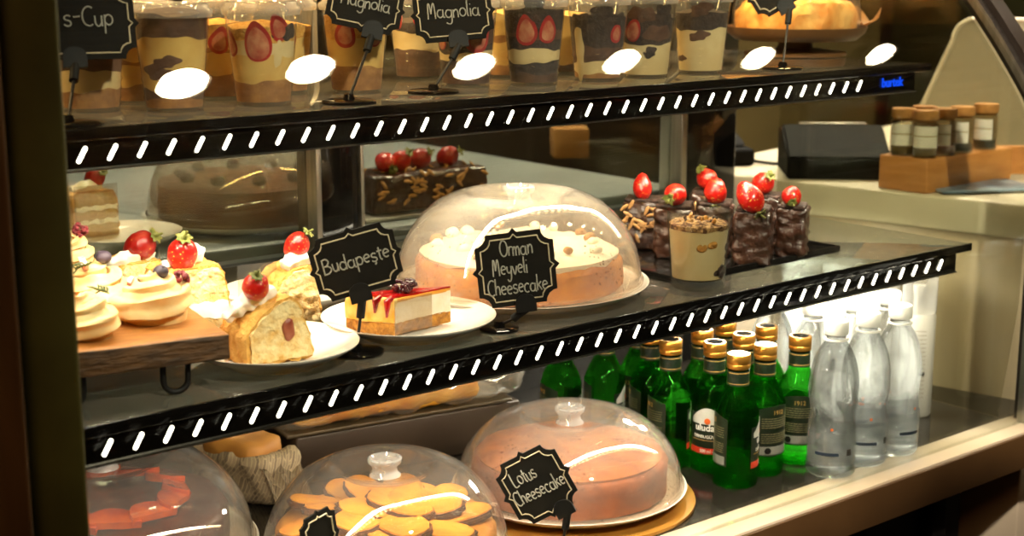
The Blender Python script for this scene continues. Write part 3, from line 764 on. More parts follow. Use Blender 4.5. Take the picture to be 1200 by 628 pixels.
# Lotus cheesecake on the bottom deck
lo = at(667, 565, ZB + .020); lo.z = ZB
o = obj('cake_board', lathe(B(), [(0, 0), (.152, 0), (.1525, .002), (.152, .004), (0, .004)], 80), pbr('gold_card', '#c98f3e', '#b87d30', 20, rough=.35, metal=.4), loc=(lo.x, lo.y, ZB + .0003)); tag(o, 'round golden cardboard disc under the cake plate on the bottom deck', 'cake board')
cake_plate('white cake plate on the golden cardboard disc', lo, ZB + .0045, r=.141)
ck = thing('round_cake', 'caramel brown round cheesecake beneath the fogged dome on the bottom deck', 'cake', (lo.x, lo.y, ZB + .0138))
bm = lathe(B(), [(0, 0), (.112, 0), (.118, .004), (.118, .038), (.112, .044), (0, .045)], 72); refine(bm, .012); rough(bm, .0022, 35, 8, zmin=.001); obj('cake_body', bm, pbr('caramel_cake', '#a5560f', '#74380a', 22, rough=.6, bump=.4, bscale=90), ck)
bm = lathe(B(), [(0, .0425), (.110, .0415), (.112, .047), (.098, .052), (0, .053)], 64); refine(bm, .014); rough(bm, .0014, 40, 9); obj('topping', bm, pbr('caramel_top', '#b56c20', '#884a10', 30, rough=.45), ck)
cake_dome('fogged cake dome beside the green bottles, behind the two-line chalkboard sign', lo, ZB + .0208, r=.136, h=.088, mat=FOG2)

# middle bottom dome with golden biscuits
mo = atY(453, 655, 1.247); mo.z = ZB
cake_plate('white cake plate under the clear dome of golden biscuits', mo, ZB + .0004, r=.138)
ck = thing('biscuit_cake', 'round cake piled with golden brown-edged biscuits beneath the clear dome', 'cake', (mo.x, mo.y, ZB + .0100))
bm = lathe(B(), [(0, 0), (.112, 0), (.118, .005), (.118, .036), (.110, .043), (0, .044)], 60); refine(bm, .015); rough(bm, .002, 40, 5, zmin=.001); obj('cake_body', bm, pbr('golden_cream', '#d99538', '#c07a26', 20, rough=.5), ck)
GB = pbr('golden_biscuit', '#eda63c', '#c87a22', 24, rough=.55, bump=.5, bscale=70, contrast=(.4, .75))
GBE = pbr('toasted_edge', '#7a4a1c', '#4a2b10', 50, rough=.7, bump=.7, bscale=120)
random.seed(11)
def biscuit_mesh(l, w, t):
    bm = B(); n = 22; ring = []
    pts = []
    for k in range(28):
        a = 2 * PI * k / 28; e = 1 - .04 * (k % 2); pts.append((l * math.copysign(abs(math.cos(a)) ** .8, math.cos(a)) * e, w * math.copysign(abs(math.sin(a)) ** .8, math.sin(a)) * e))
    prism(bm, pts, t, 'z'); bmesh.ops.bevel(bm, geom=[e for e in bm.edges if abs(e.verts[0].co.z - e.verts[1].co.z) < 1e-6], offset=t * .3, segments=2, affect='EDGES'); return bm
spots = []
for k in range(9): a = 2 * PI * k / 9; spots.append((.078 * math.cos(a), .078 * math.sin(a), .044 + .003 * (k % 2), a + 1.2))
for k in range(6): a = 2 * PI * k / 6 + .3; spots.append((.048 * math.cos(a), .048 * math.sin(a), .051 + .003 * (k % 2), a + .9))
for k in range(3): a = 2 * PI * k / 3 + 1; spots.append((.020 * math.cos(a), .020 * math.sin(a), .056, a + .4))
for k, (x, y_, zz, a) in enumerate(spots):
    l, w_ = random.uniform(.037, .044), random.uniform(.020, .024)
    bs = obj('biscuit', biscuit_mesh(l, w_, .007), GBE, ck, loc=(x, y_, zz), rot=(random.uniform(-.25, .25), random.uniform(-.2, .2), a + YAW - PI / 2))
    bm = biscuit_mesh(l * .93, w_ * .9, .0028); refine(bm, .012); rough(bm, .0007, 60, k); obj('glaze', bm, GB, bs, loc=(0, 0, .0056))
cake_dome('clear cake dome full of golden biscuits, front middle of the bottom deck', mo, ZB + .0168, r=.132, h=.103, mat=CLEARD)

# left bottom dome with chocolate and orange cake
le = at(126, 640, ZB + .016); le.z = ZB
cake_plate('white cake plate under the dome of dark chocolate cake at the lower left', le, ZB + .0004, r=.162)
ck = thing('round_cake', 'dark chocolate cake with shiny orange segments beneath the lower left dome', 'cake', (le.x, le.y, ZB + .0100))
bm = lathe(B(), [(0, 0), (.125, 0), (.13, .005), (.13, .046), (.122, .054), (0, .056)], 60); refine(bm, .015); rough(bm, .002, 40, 12, zmin=.001); obj('cake_body', bm, pbr('choc_cake_body', '#5a2c18', '#3a1a0e', 25, rough=.35, coat=.3), ck)
OR = pbr('orange_glaze', '#ee6a10', '#c24006', 40, rough=.12, coat=.5)
for k in range(12):
    a = 2 * PI * k / 12 + .2; b = B(); pts = [(-.028, 0)] + [(.028 * math.cos(t), .026 * math.sin(t)) for t in [PI - PI * i / 10 for i in range(1, 10)]] + [(.028, 0)]
    prism(b, pts, .008, 'z'); refine(b, .008); rough(b, .0012, 60, k); obj('orange_segment', b, OR, ck, loc=(.085 * math.cos(a), .085 * math.sin(a), .0575), rot=(.25, .1, a + PI / 2))
cake_dome('clear cake dome with a domed knob at the lower left, over the chocolate orange cake', le, ZB + .0168, r=.157, h=.104, mat=pane('left_dome', '#f6f1ea', f0=.06, rough=.012, haze=.05), knob_h=.016)

# ------------------------------------------------------------------ price signs on the middle shelf and deck
bs_ = at(418, 413, .0004); dd = dep(bs_)
cen = spt(417, 307, dd); board_sign('tilted chalkboard sign reading Budapeşte in front of the glazed cheesecake wedge', bs_, .083, .062, cen, .24, face(cen, .1), [('Budapeşte', .001, -.004, .0083, 0)], clip_dx=-.004, disc=.026)
bs_ = at(585, 386, .0004); cen = spt(605, 315, 1.470); board_sign('square chalkboard sign reading Orman Meyveli Cheesecake before the speckled dome', bs_, .080, .075, cen, .10, face(cen, .15), [('Orman', .002, .014, .0095, .0), ('Meyveli', -.006, -.005, .0092, 0), ('Cheesecake', .0, -.025, .0092, 0)], clip_dx=.006, squeeze=.72, disc=.02)
bs_ = at(655, 664, ZB + .0004); cen = spt(629, 568, 1.505); board_sign('two-line Cheesecake chalkboard sign tilted up to the right on the bottom deck', bs_, .071, .075, cen, .50, face(cen, .0), [('Lotus', -.008, .008, .0095, 0), ('Cheesecake', .0, -.013, .0093, 0)], clip_dx=.013, squeeze=.68, disc=.022)
bs_ = at(388, 738, ZB + .0004); cen = spt(376, 634, 1.345); board_sign('dark sign whose pointed top just shows before the biscuit dome', bs_, .045, .060, cen, .15, face(cen, .75), [], disc=.02)

# ------------------------------------------------------------------ dessert glass and chocolate cakes
dg = at(817, 335, 0)
d = thing('dessert_glass', 'glass tumbler of creamy pudding with chocolate crumbs in front of the chocolate cakes', 'dessert', (dg.x, dg.y, 0))
TW = pane('tumbler_glass', '#f3f3ee', f0=.06)
bm = lathe(B(), [(0, 0), (.028, 0), (.0305, .002), (.0312, .008), (.0375, .088), (.0378, .0895), (.0366, .0895), (.0360, .087), (.0300, .012), (0, .011)], 56); obj('tumbler', bm, TW, d)
bm = lathe(B(), [(0, .0005), (.0285, .0005), (.0300, .008), (.0293, .0105), (0, .0105)], 48); obj('thick_base', bm, pane('glass_base', '#d9d6cc', f0=.1, haze=.12), d)
def rz(z): return .0296 + (z - .012) * .0076 * 10.5 / .1 * .1 / .01 * .01 if False else .0292 + (z - .012) * .0797
pud = pbr('pudding', '#ecd3a6', '#e2c08a', 26, rough=.5)
bm = lathe(B(), [(0, .0122), (rz(.0122), .0122)] + [(rz(z), z) for z in (.02, .03, .04, .05, .06, .068)] + [(.03, .069), (0, .069)], 48); obj('pudding', bm, pud, d)
random.seed(5)
for k, (a, z, sz, m) in enumerate([(-.95, .021, .011, CHOCM), (-.35, .022, .008, CHOCM), (-.75, .048, .0065, CHOCM), (-.72, .038, .0045, CHOCM), (-1.6, .053, .006, BISC), (-2.0, .051, .006, BISC), (-1.3, .020, .005, CHOCM), (-.1, .05, .005, BISC)]):
    b = B(); r = rz(z) - .0002; a += YAW * 0 - .25; ico(b, (0, 0, 0), sz, 3, (1, .16, .75)); rough(b, .0016, 130, k); obj('crumb_streak', b, m, d, loc=(r * math.cos(a), r * math.sin(a), z), rot=(0, 0, a + PI / 2))
bm = lathe(B(), [(0, .0685), (rz(.069), .0685), (rz(.074), .074), (.024, .078), (0, .078)], 40); refine(bm, .004); rough(bm, .0016, 130, 3); obj('crumb_topping', bm, pbr('mixed_crumbs', '#5a3218', '#c79a66', 170, rough=.8, bump=1, bscale=260, contrast=(.42, .6)), d)
for k in range(26):
    b = B(); ico(b, (0, 0, 0), random.uniform(.002, .0042), 2, (1, .7, .6)); rough(b, .0008, 300, k); a = random.uniform(0, 2 * PI); r = random.uniform(0, .027)
    obj('crumb', b, [CHOCM, BISC, ALMOND][k % 3], d, loc=(r * math.cos(a), r * math.sin(a), .079), rot=(k, k * 2, 0))

# black tray with chocolate cakes
t1 = at(862, 318, .003); t2 = at(985, 293, .003); tang = math.atan2(t2.y - t1.y, t2.x - t1.x)
tray = thing('serving_tray', 'black rectangular tray under the chocolate strawberry cakes on the middle shelf', 'tray', (t2.x, t2.y, 0), tang)
obj('tray_base', box(B(), -.30, 0, 0, .20, .0003, .004, .001), pbr('tray_black', '#0f0d0c', rough=.15), tray)
for nm, (a, b_, c_, e) in {'a': (-.30, 0, 0, .004), 'b': (-.30, 0, .196, .20), 'c': (-.30, -.296, .0041, .1959), 'd': (-.004, 0, .0041, .1959)}.items():
    obj('rim', box(B(), a, b_, c_, e, .0041, .009, .001), pbr('tray_black', '#0f0d0c', rough=.15), tray)
CHW = pbr('choc_cake_glaze', '#4a2b1c', '#2a160d', 45, rough=.3, coat=.8, bump=2.2, bscale=70)
def choc(label, px, py, w, dp, h, sx, straws, almonds=0, seed=0, ang=None):
    p = at(px, py, .0042)
    s = thing('chocolate_cake', label, 'chocolate cake', (p.x, p.y, .0042), face(p, -.12) if ang is None else ang)
    bm = box(B(), -w / 2, w / 2, 0, dp, 0, h, .005, 3); refine(bm, .0045); rough(bm, .0040, 85, seed, zmin=.002); obj('cake_body', bm, CHW, s)
    bm = box(B(), -w / 2 + .002, w / 2 - .002, .002, dp - .002, h - .002, h + .004, .002, 2); refine(bm, .005); rough(bm, .0014, 90, seed + 1); obj('topping', bm, CHOCM, s)
    random.seed(seed)
    for k in range(almonds):
        b = B(); ico(b, (0, 0, 0), .0070, 2, (1, .16, .36)); obj('almond_flake', b, ALMOND, s, loc=(random.uniform(-w / 2, w / 2) if k % 3 else w / 2 - .0, -.002 if k % 3 else random.uniform(0, dp), random.uniform(.006, h)), rot=(random.uniform(-.3, .3), random.uniform(-1.2, 1.2), 0 if k % 3 else PI / 2))
    for (x, y_, zz, rx, ry, k, sc) in straws: strawberry(s, (x, y_, h + zz), (rx, ry, .3 * k), k, sc)
    return s
choc('chocolate cake coated in almond flakes with a small upright strawberry, far left of the tray', 752, 293, .052, .045, .062, 1, [(-.002, .012, .018, PI * .95, 0, 1, .95)], almonds=42, seed=1)
choc('chocolate cake with a strawberry lying on it, left of the pudding glass', 787, 304, .046, .045, .064, 1, [(.002, .010, .0165, PI / 2 + .3, 1.1, 0, 1.05)], almonds=4, seed=2)
choc('chocolate cake directly behind the pudding glass with a strawberry at its front', 835, 301, .042, .042, .064, 1, [(.0, .010, .018, PI - .35, .2, 2, 1.1)], seed=3)
choc('chocolate cake at the back of the tray behind the pudding glass', 826, 282, .044, .042, .062, 1, [(.0, .012, .017, .5, -.5, 0, 1.05)], seed=4)
choc('shiny chocolate cake topped by a large pointed strawberry, right of the pudding glass', 879, 311, .044, .045, .066, 1, [(-.004, .008, .0165, PI - .6, -.5, 1, 1.2)], seed=5)
choc('chocolate cake with a strawberry standing behind the large pointed strawberry one', 893, 288, .042, .042, .062, 1, [(-.004, .012, .017, .6, .7, 0, 1.1)], seed=6)
choc('separate tall chocolate cake with a small strawberry at the right end of the tray', 925, 302, .037, .045, .061, 1, [(-.002, .012, .0155, PI / 2 + .5, .8, 2, .95)], seed=7)

# ------------------------------------------------------------------ things standing behind the glass doors
PORG = PORC
bd = atY(290, 268, 1.858); bd.z = 0
wt = thing('work_table', 'pale grey worktop behind the glass doors of the case', 'table', (1.1, 2.05, -1.05))
gm = pbr('grey_worktop', '#8d9190', '#7f8483', 6, rough=.35)
obj('tabletop', box(B(), -1.0, .66, -.347, .45, 1.02, 1.0497, .003), gm, wt)
obj('apron', box(B(), -.98, .64, -.30, .43, .90, 1.0195), pbr('dark_brown', '#2a1d12', '#20160d', 5, rough=.5), wt)
for x in (-.95, .58):
    for yy in (-.29, .38): obj('leg', box(B(), x, x + .04, yy, yy + .04, 0.001, .8995, .003), BLACKM, wt)
cake_plate('white cake plate behind the glass door under the brown cake dome', bd, .0004, r=.146)
ck = thing('round_cake', 'brown chocolate cake beneath the dome behind the glass door', 'cake', (bd.x, bd.y, .0104))
bm = lathe(B(), [(0, 0), (.118, 0), (.122, .004), (.122, .050), (.114, .056), (0, .058)], 60); refine(bm, .015); rough(bm, .003, 35, 15, zmin=.001); obj('cake_body', bm, pbr('brown_cake', '#80491f', '#5a3013', 20, rough=.6), ck)
random.seed(8)
for k in range(10):
    a = 2 * PI * k / 10; b = B(); ico(b, (0, 0, 0), .010, 2, (1, 1, .8)); rough(b, .002, 80, k); obj('truffle', b, CHOCM, ck, loc=(.09 * math.cos(a), .09 * math.sin(a), .062))
cake_dome('pale cake dome behind the left glass door over a brown cake', bd, .0168, r=.138, h=.120, mat=BACKD)
ps = atY(140, 274, 1.80); ps.z = 0; plate('white plate behind the glass door with a layered sponge slice', (ps.x, ps.y, .0004), .080, .022)
domed_slice('layered sponge slice with a brownish berry behind the left glass door', (88, 281), (140, 274), .0085, [(0, 0), (0, .058), (.1, .062), (.9, .060), (1, .05), (1, 0)], .055, 21, (.042, .02, .076), (1.0, .4, 0), [(.004, .015, .062), (.025, .014, .066), (.05, .02, .063)], 0, dark=True, layers=[(.018, .024, CREAM), (.036, .042, CREAM)], film=(.0, .062, -.004, .07))
# almond chocolate slab with strawberries on a silver tray
ac = atY(488, 250, 1.80); ac.z = 0
o = obj('silver_tray', box(B(), -.13, .13, -.07, .08, 0.0003, .006, .002), STEEL, loc=(ac.x, ac.y, 0), rot=(0, 0, -.05)); tag(o, 'thin silver tray behind the glass door under the almond chocolate cake', 'tray')
s = thing('chocolate_cake', 'long chocolate cake covered in almond flakes with strawberries behind the glass door', 'chocolate cake', (ac.x, ac.y, .0063), -.05)
bm = box(B(), -.10, .10, -.045, .05, 0, .055, .005, 3); refine(bm, .008); rough(bm, .003, 60, 31, zmin=.002); obj('cake_body', bm, CHW, s)
random.seed(17)
for k in range(60):
    b = B(); ico(b, (0, 0, 0), .0080, 2, (1, .16, .36)); obj('almond_flake', b, ALMOND, s, loc=(random.uniform(-.095, .095), -.048 if k % 3 else random.uniform(-.04, .04), random.uniform(.006, .055) if k % 3 else .057), rot=((0 if k % 3 else PI / 2) + random.uniform(-.3, .3), random.uniform(-1, 1), 0))
for k, (x, zz) in enumerate(((-.06, .070), (-.035, .068), (.0, .070), (.05, .070))): strawberry(s, (x, -.01, zz), (.8 if k else 1.9, .3 * k, 0), k, 1.15, dark=k > 1)
# cardboard box on the worktop
cbx = at(670, 186, .0); 
bx = thing('cardboard_box', 'brown cardboard box on the grey worktop behind the glass doors', 'box', (cbx.x, cbx.y, 0), face(cbx, .15))
obj('carton', box(B(), -.033, .033, 0, .06, .0003, .056, .002), pbr('cardboard', '#a9773f', '#96682f', 15, rough=.85), bx)
obj('tape', box(B(), -.0335, .0335, .024, .036, .0562, .0566), pbr('tape', '#8f6a3a', rough=.3), bx)

# ------------------------------------------------------------------ dessert cups on the top shelf
def wave(seed, amp): return lambda a: amp * (math.sin(a * 2 + seed) * .6 + math.sin(a * 5 + seed * 2.3) * .3 + math.sin(a * 9 + seed) * .2)
RB, RT, HC_ = .0262, .0345, .088
def cr(z): return RB + (RT - RB) * z / HC_
def cup_shell():
    pr = [(0, .002), (RB * .8, .002), (RB * .86, 0), (RB, 0), (RB + .0006, .003)]
    for k in range(3):
        z = .010 + k * .0085; pr += [(cr(z) + .0004, z), (cr(z) + .0013, z + .0015), (cr(z) + .0013, z + .003), (cr(z) + .0004, z + .0045)]
    pr += [(cr(.05) + .0006, .05), (cr(HC_) + .0006, HC_), (RT + .0028, HC_ + .0008), (RT + .0028, HC_ + .003), (RT - .0002, HC_ + .0028)]
    bm = lathe(B(), pr, 48, capb=False, capt=False); me = bpy.data.meshes.new('cup_shell'); bm.to_mesh(me); bm.free()
    for p in me.polygons: p.use_smooth = True
    me.materials.append(PLASTIC); return me
def lid_mesh():
    bm = lathe(B(), [(RT + .0036, HC_ - .002), (RT + .0042, HC_ + .001), (RT + .0042, HC_ + .005), (RT + .001, HC_ + .0068), (RT + .001, HC_ + .010), (RT - .003, HC_ + .0112), (RT - .004, HC_ + .009), (0, HC_ + .009)], 48, capb=False, capt=False)
    me = bpy.data.meshes.new('lid'); bm.to_mesh(me); bm.free()
    for p in me.polygons: p.use_smooth = True
    me.materials.append(pane('lid_plastic', '#efe9e0', f0=.07, rough=.06, haze=.22)); return me
CUPM = cup_shell(); LIDM = lid_mesh()
Lm = {
 'cream': pbr('custard_cream', '#dcb868', '#cb9d4e', 30, rough=.5),
 'white': pbr('white_cream', '#dfc996', '#d0b57c', 30, rough=.5),
 'bisc': pbr('soaked_biscuit', '#a8763a', '#8a5a28', 70, rough=.7, bump=.4, bscale=120),
 'choc': pbr('choc_layer', '#5e3b22', '#432714', 60, rough=.6, bump=.4, bscale=120),
 'dark': pbr('cocoa_crumb', '#3d2a1d', '#281a10', 120, rough=.8, bump=.8, bscale=200),
 'crumb': pbr('yellow_crumb', '#dda94e', '#c48a30', 160, rough=.85, bump=1, bscale=260),
}
CUPQ = []
def dessert_cup(*a, **k): CUPQ.append((a, k))
def make_cup(p, label, px, py, layers, pieces=(), seed=0, sc=1.0, lid=True):
    c = thing('dessert_cup', label, 'dessert cup', (p.x, p.y, ZT + .0002), face(p)); c.scale = (sc,) * 3
    obj('cup', CUPM, None, c)
    if lid: obj('lid', LIDM, None, c)
    z = .0035
    for k, (m, h) in enumerate(layers):
        last = k == len(layers) - 1
        f0 = wave(seed + k * 2.1, .0028 if k else 0); f1 = wave(seed + (k + 1) * 2.1, .0028)
        bm = B(); rows = []; n = 44; q = 7
        for j in range(q):
            ring = []
            for i in range(n):
                a = 2 * PI * i / n; za = z + f0(a); zb = z + h + f1(a); zz = za + (zb - za) * j / (q - 1); r = cr(zz) - .0007
                ring.append(bm.verts.new((r * math.cos(a), r * math.sin(a), zz)))
            rows.append(ring)
        for A, Q in zip(rows, rows[1:]):
            for i in range(n): bm.faces.new((A[i], A[(i + 1) % n], Q[(i + 1) % n], Q[i]))
        b0 = bm.verts.new((0, 0, z)); t0 = bm.verts.new((0, 0, z + h + (.006 if last else 0)))
        for i in range(n):
            bm.faces.new((b0, rows[0][(i + 1) % n], rows[0][i])); bm.faces.new((t0, rows[-1][i], rows[-1][(i + 1) % n]))
        if last: refine(bm, .008); bm.normal_update(); 
        nm = {'cream': 'cream_layer', 'white': 'cream_layer', 'bisc': 'biscuit_layer', 'choc': 'chocolate_layer', 'dark': 'cocoa_layer', 'crumb': 'crumb_layer'}[m]
        obj(nm, bm, Lm[m], c); z += h
    random.seed(seed)
    for kind, a, zz, sz in pieces:
        a = math.radians(a) - PI / 2; r = cr(zz)
        def wall(outline, off, n=30, rings=5, dz=0.0, th=.0004):
            b = B(); top = []
            for k in range(rings + 1):
                f = k / rings; row = []
                for q in range(n if k else 1):
                    t = 2 * PI * q / n; u, v = outline(t); u *= f; v = v * f; z_ = zz + dz + v; R0 = cr(z_) - .0007 + off + th * (1 - f ** 4)
                    aa = a + u / cr(zz); row.append(b.verts.new((R0 * math.cos(aa), R0 * math.sin(aa), z_)))
                top.append(row)
            for q in range(n): b.faces.new((top[0][0], top[1][q], top[1][(q + 1) % n]))
            for A, Q in zip(top[1:], top[2:]):
                for q in range(n): b.faces.new((A[q], A[(q + 1) % n], Q[(q + 1) % n], Q[q]))
            cen = b.verts.new((0.7 * r * math.cos(a), 0.7 * r * math.sin(a), zz + dz))
            for q in range(n): b.faces.new((cen, top[-1][(q + 1) % n], top[-1][q]))
            return b
        rot_ = random.uniform(-.5, .5); ph = random.uniform(0, 6)
        def tear(sc, jit=.05):
            def f(t):
                u = math.sin(t) * (.78 - .30 * math.cos(t)) ; v = math.cos(t) * 1.12
                u *= sc * (1 + jit * math.sin(3 * t + ph)); v *= sc
                return u * math.cos(rot_) - v * math.sin(rot_), u * math.sin(rot_) + v * math.cos(rot_)
            return f
        def blob(sx, sz_, jit=.22):
            def f(t):
                k_ = 1 + jit * math.sin(2 * t + ph) + jit * .6 * math.sin(5 * t + ph * 2); return math.cos(t) * sx * k_, math.sin(t) * sz_ * k_
            return f
        if kind == 's':
            sz *= random.uniform(.85, 1.15)
            o = obj('strawberry_half', wall(tear(sz), .0001), RED2, c); obj('cut_flesh', wall(tear(sz * random.uniform(.66, .8)), .0005, dz=-sz * .10), FLESH, o)
        elif kind == 'd':
            obj('brownie_chunk', wall(blob(sz * 1.1, sz * .75), .0001), Lm['dark'] if random.random() < .6 else Lm['choc'], c)
        elif kind == 'c': obj('sponge_piece', wall(blob(sz * 1.25, sz * .62), .0001), Lm['choc'], c)
        elif kind == 'v': obj('cream_drip', wall(blob(sz * .5, sz * 1.3, .14), .0002), Lm['white'], c)
    return c
RED2 = pbr('cut_strawberry_skin', '#b3201a', '#8f1712', 60, rough=.35)
FLESH = pbr('strawberry_flesh', '#c98a66', '#a8452f', 90, rough=.4)
std = [('bisc', .012), ('bisc', .011), ('cream', .020)]
dessert_cup('layered cream dessert cup partly behind the green post, under the s-Cup sign', 96, 140, [('bisc', .016), ('white', .018), ('choc', .016), ('white', .018)], seed=1)
dessert_cup('creamy cup with a single brown stripe between the s-Cup sign and the chocolate-topped cup', 150, 127, [('bisc', .014), ('cream', .020), ('bisc', .006), ('cream', .030), ('bisc', .006)], seed=2)
dessert_cup('dessert cup with a thick brown chocolate top and dark sponge patches, front left', 205, 133, [('bisc', .008), ('choc', .008), ('cream', .026), ('cream', .022), ('choc', .022)], pieces=[('c', -28, .036, .013), ('c', 8, .026, .014), ('c', -12, .046, .010)], seed=3)
dessert_cup('crumb-topped strawberry cup in the back row between the chocolate-topped and front strawberry cups', 263, 119, std + [('bisc', .004), ('cream', .010), ('crumb', .014)], pieces=[('s', 0, .060, .013), ('s', 50, .060, .012)], seed=4)
dessert_cup('large strawberry and crumb cup at the front beside the second white glint from the left', 315, 127, [('bisc', .010), ('bisc', .010), ('cream', .024), ('white', .014), ('crumb', .014)], pieces=[('s', -8, .062, .016), ('s', -68, .060, .014), ('s', 30, .075, .011), ('d', 48, .070, .013), ('v', 30, .050, .010)], seed=5)
dessert_cup('strawberry cup in the back row between the two large strawberry cups', 361, 113, std + [('cream', .012), ('crumb', .012)], pieces=[('s', 10, .062, .013), ('s', -40, .058, .012)], seed=6)
dessert_cup('crumb-topped strawberry cup at the front behind the left Magnolia sign rod', 410, 118, [('bisc', .012), ('bisc', .012), ('cream', .022), ('cream', .008), ('crumb', .024)], pieces=[('s', -20, .064, .014), ('s', 40, .060, .012)], seed=7)
dessert_cup('chocolate cup with a white cream band and strawberry tip between the two Magnolia signs', 487, 101, [('choc', .012), ('choc', .018), ('white', .022), ('dark', .010)], pieces=[('s', 10, .074, .015), ('s', -50, .070, .010)], seed=8)
dessert_cup('dark cup with strawberries at the front under the right Magnolia sign', 548, 108, [('choc', .014), ('dark', .010), ('white', .010), ('dark', .010), ('choc', .026)], pieces=[('s', -60, .050, .010), ('s', 30, .056, .016)], seed=9)
dessert_cup('pale cream cup in the back row right of the right Magnolia sign', 590, 94, [('bisc', .010), ('cream', .030), ('bisc', .006), ('cream', .024)], seed=10)
dessert_cup('chocolate crumb cup with two strawberry halves, next right after the right Magnolia sign', 624, 103, [('choc', .010), ('dark', .012), ('white', .014), ('dark', .012), ('choc', .008), ('dark', .024)], pieces=[('s', -16, .062, .014), ('s', 30, .062, .015), ('d', 0, .084, .014)], seed=11)
dessert_cup('pale cream cup in the back row behind the two brownie cups', 664, 90, [('choc', .010), ('cream', .030), ('cream', .026)], seed=12)
dessert_cup('brownie cup with white cream running down its left side, left of the fourth white glint', 700, 98, [('bisc', .006), ('white', .012), ('choc', .018), ('dark', .018), ('dark', .016)], pieces=[('v', -46, .040, .016), ('v', -46, .020, .014), ('d', -40, .068, .014), ('d', 10, .072, .016), ('d', 45, .070, .012), ('s', 44, .055, .010)], seed=13)
dessert_cup('brownie cup with a strawberry piece and pale cream base, third from the right', 768, 95, [('white', .010), ('white', .012), ('white', .014), ('dark', .016), ('dark', .016)], pieces=[('s', -30, .056, .012), ('d', 30, .052, .015), ('d', -10, .074, .014), ('d', 40, .074, .014), ('d', 10, .030, .008)], seed=14)
dessert_cup('white cream cup with a dark patch and dark crumb top, rightmost of the dessert cups', 829, 90, [('white', .014), ('white', .020), ('white', .016), ('dark', .020)], pieces=[('c', -5, .046, .010), ('c', -60, .018, .007), ('d', 0, .078, .012)], seed=15)

PC = [at(a[1], a[2] - 4.5, ZT) for a, k in CUPQ]
for i_, y_ in ((6, .055), (7, .06), (8, .036), (0, .06)): PC[i_] += _fw * y_
PC = relax(PC, [.0384] * len(PC), [2, 1, 20, 1, 20, 1, 20, 3, 10, 1, 20, 1, 10, 10, 10], 1.2435)
for (a, k), p in zip(CUPQ, PC): make_cup(p, *a, **k)

# signs on the top shelf
def topsign(label, fx, fy, cx, cy, w, h, roll, lines, yawo=0.1, clip_dx=0, **k):
    b = at(fx, fy, ZT); cen = spt(cx, cy, dep(b) + (.065 if cx < 480 else .04)); return board_sign(label, (b.x, b.y, ZT + .0003), w, h, cen, roll, face(cen, yawo), lines, clip_dx=clip_dx, tilt=-.28, **k)
topsign('chalkboard sign ending in s-Cup at the left end of the top shelf', 80, 147, 92, 28, .098, .064, 0.0, [('s-Cup', .009, -.002, .0100, 0)], clip_dx=-.006, disc=.03)
topsign('left Magnolia chalkboard, sloping down to the right, its clip at the lower right', 409, 121, 428, 5, .076, .052, -.22, [('Magnolia', .001, -.004, .0078, 0)], clip_dx=.012, disc=.027)
topsign('right Magnolia chalkboard, nearly level, its rod slanting down to the left', 508, 109, 531, 15, .084, .060, .08, [('Magnolia', .001, -.005, .0092, 0)], clip_dx=.002, disc=.027, squeeze=.9)
topsign('dark pointed chalkboard in front of the golden pie on the top shelf', 917, 81, 903, -14, .062, .062, .55, [], clip_dx=.004, disc=.026)

# pie on a stand at the top right
pc_ = at(932, 46, ZT + .022); 
st = thing('cake_stand', 'low brown cake stand under the golden pie at the right of the top shelf', 'cake stand', (pc_.x, pc_.y, ZT)); st.scale = (.86, .86, 1)
BR = pbr('brown_stand', '#6d4a28', '#54371c', 14, rough=.4)
obj('foot', lathe(B(), [(0, .0003), (.085, .0003), (.085, .004), (.03, .010), (.025, .022), (0, .022)], 56), BR, st)
obj('dish', lathe(B(), [(0, .0222), (.10, .0222), (.114, .032), (.118, .041), (.1165, .041), (.112, .034), (0, .030)], 64), BR, st)
pie = thing('crumble_pie', 'golden crumble-topped pie on the brown stand at the right of the top shelf', 'pie', (pc_.x, pc_.y, ZT + .0345)); pie.scale = (.86, .86, 1)
bm = lathe(B(), [(0, 0), (.092, 0), (.098, .006), (.098, .026), (.090, .040), (.05, .048), (0, .050)], 72); refine(bm, .010); rough(bm, .006, 42, 4, zmin=.002); obj('crumble_top', bm, pbr('golden_crumble', '#d98c2c', '#f0bf6a', 40, rough=.6, bump=.8, bscale=90), pie)
obj('cover', lathe(B(), [(.106, 0.003), (.106, .03), (.100, .055), (.08, .075), (.05, .085), (0, .088)], 64, capb=False), CLEARD, pie)
bm = B()
pa_ = pbr('parchment', '#b98a50', '#a57740', 20, rough=.7)
P = []
for i in range(13):
    a = -1.15 + 1.5 * i / 12; u = []
    for j in range(6):
        t = j / 5; r = .106 + .026 * t; u.append(bm.verts.new((r * math.cos(a), r * math.sin(a), .012 + .022 * t * t * (.6 + .5 * math.sin(i * .9)) + .002 * math.sin(i * 2 + j))))
    P.append(u)
for A, Q in zip(P, P[1:]):
    for j in range(5): bm.faces.new((A[j], A[j + 1], Q[j + 1], Q[j]))
bmesh.ops.solidify(bm, geom=bm.faces[:], thickness=.0006)
o = obj('parchment_paper', bm, pa_, loc=(pc_.x, pc_.y, ZT + .0318)); o.scale = (.9, .9, 1); tag(o, 'curled brown parchment paper sticking out beside the golden pie', 'paper')

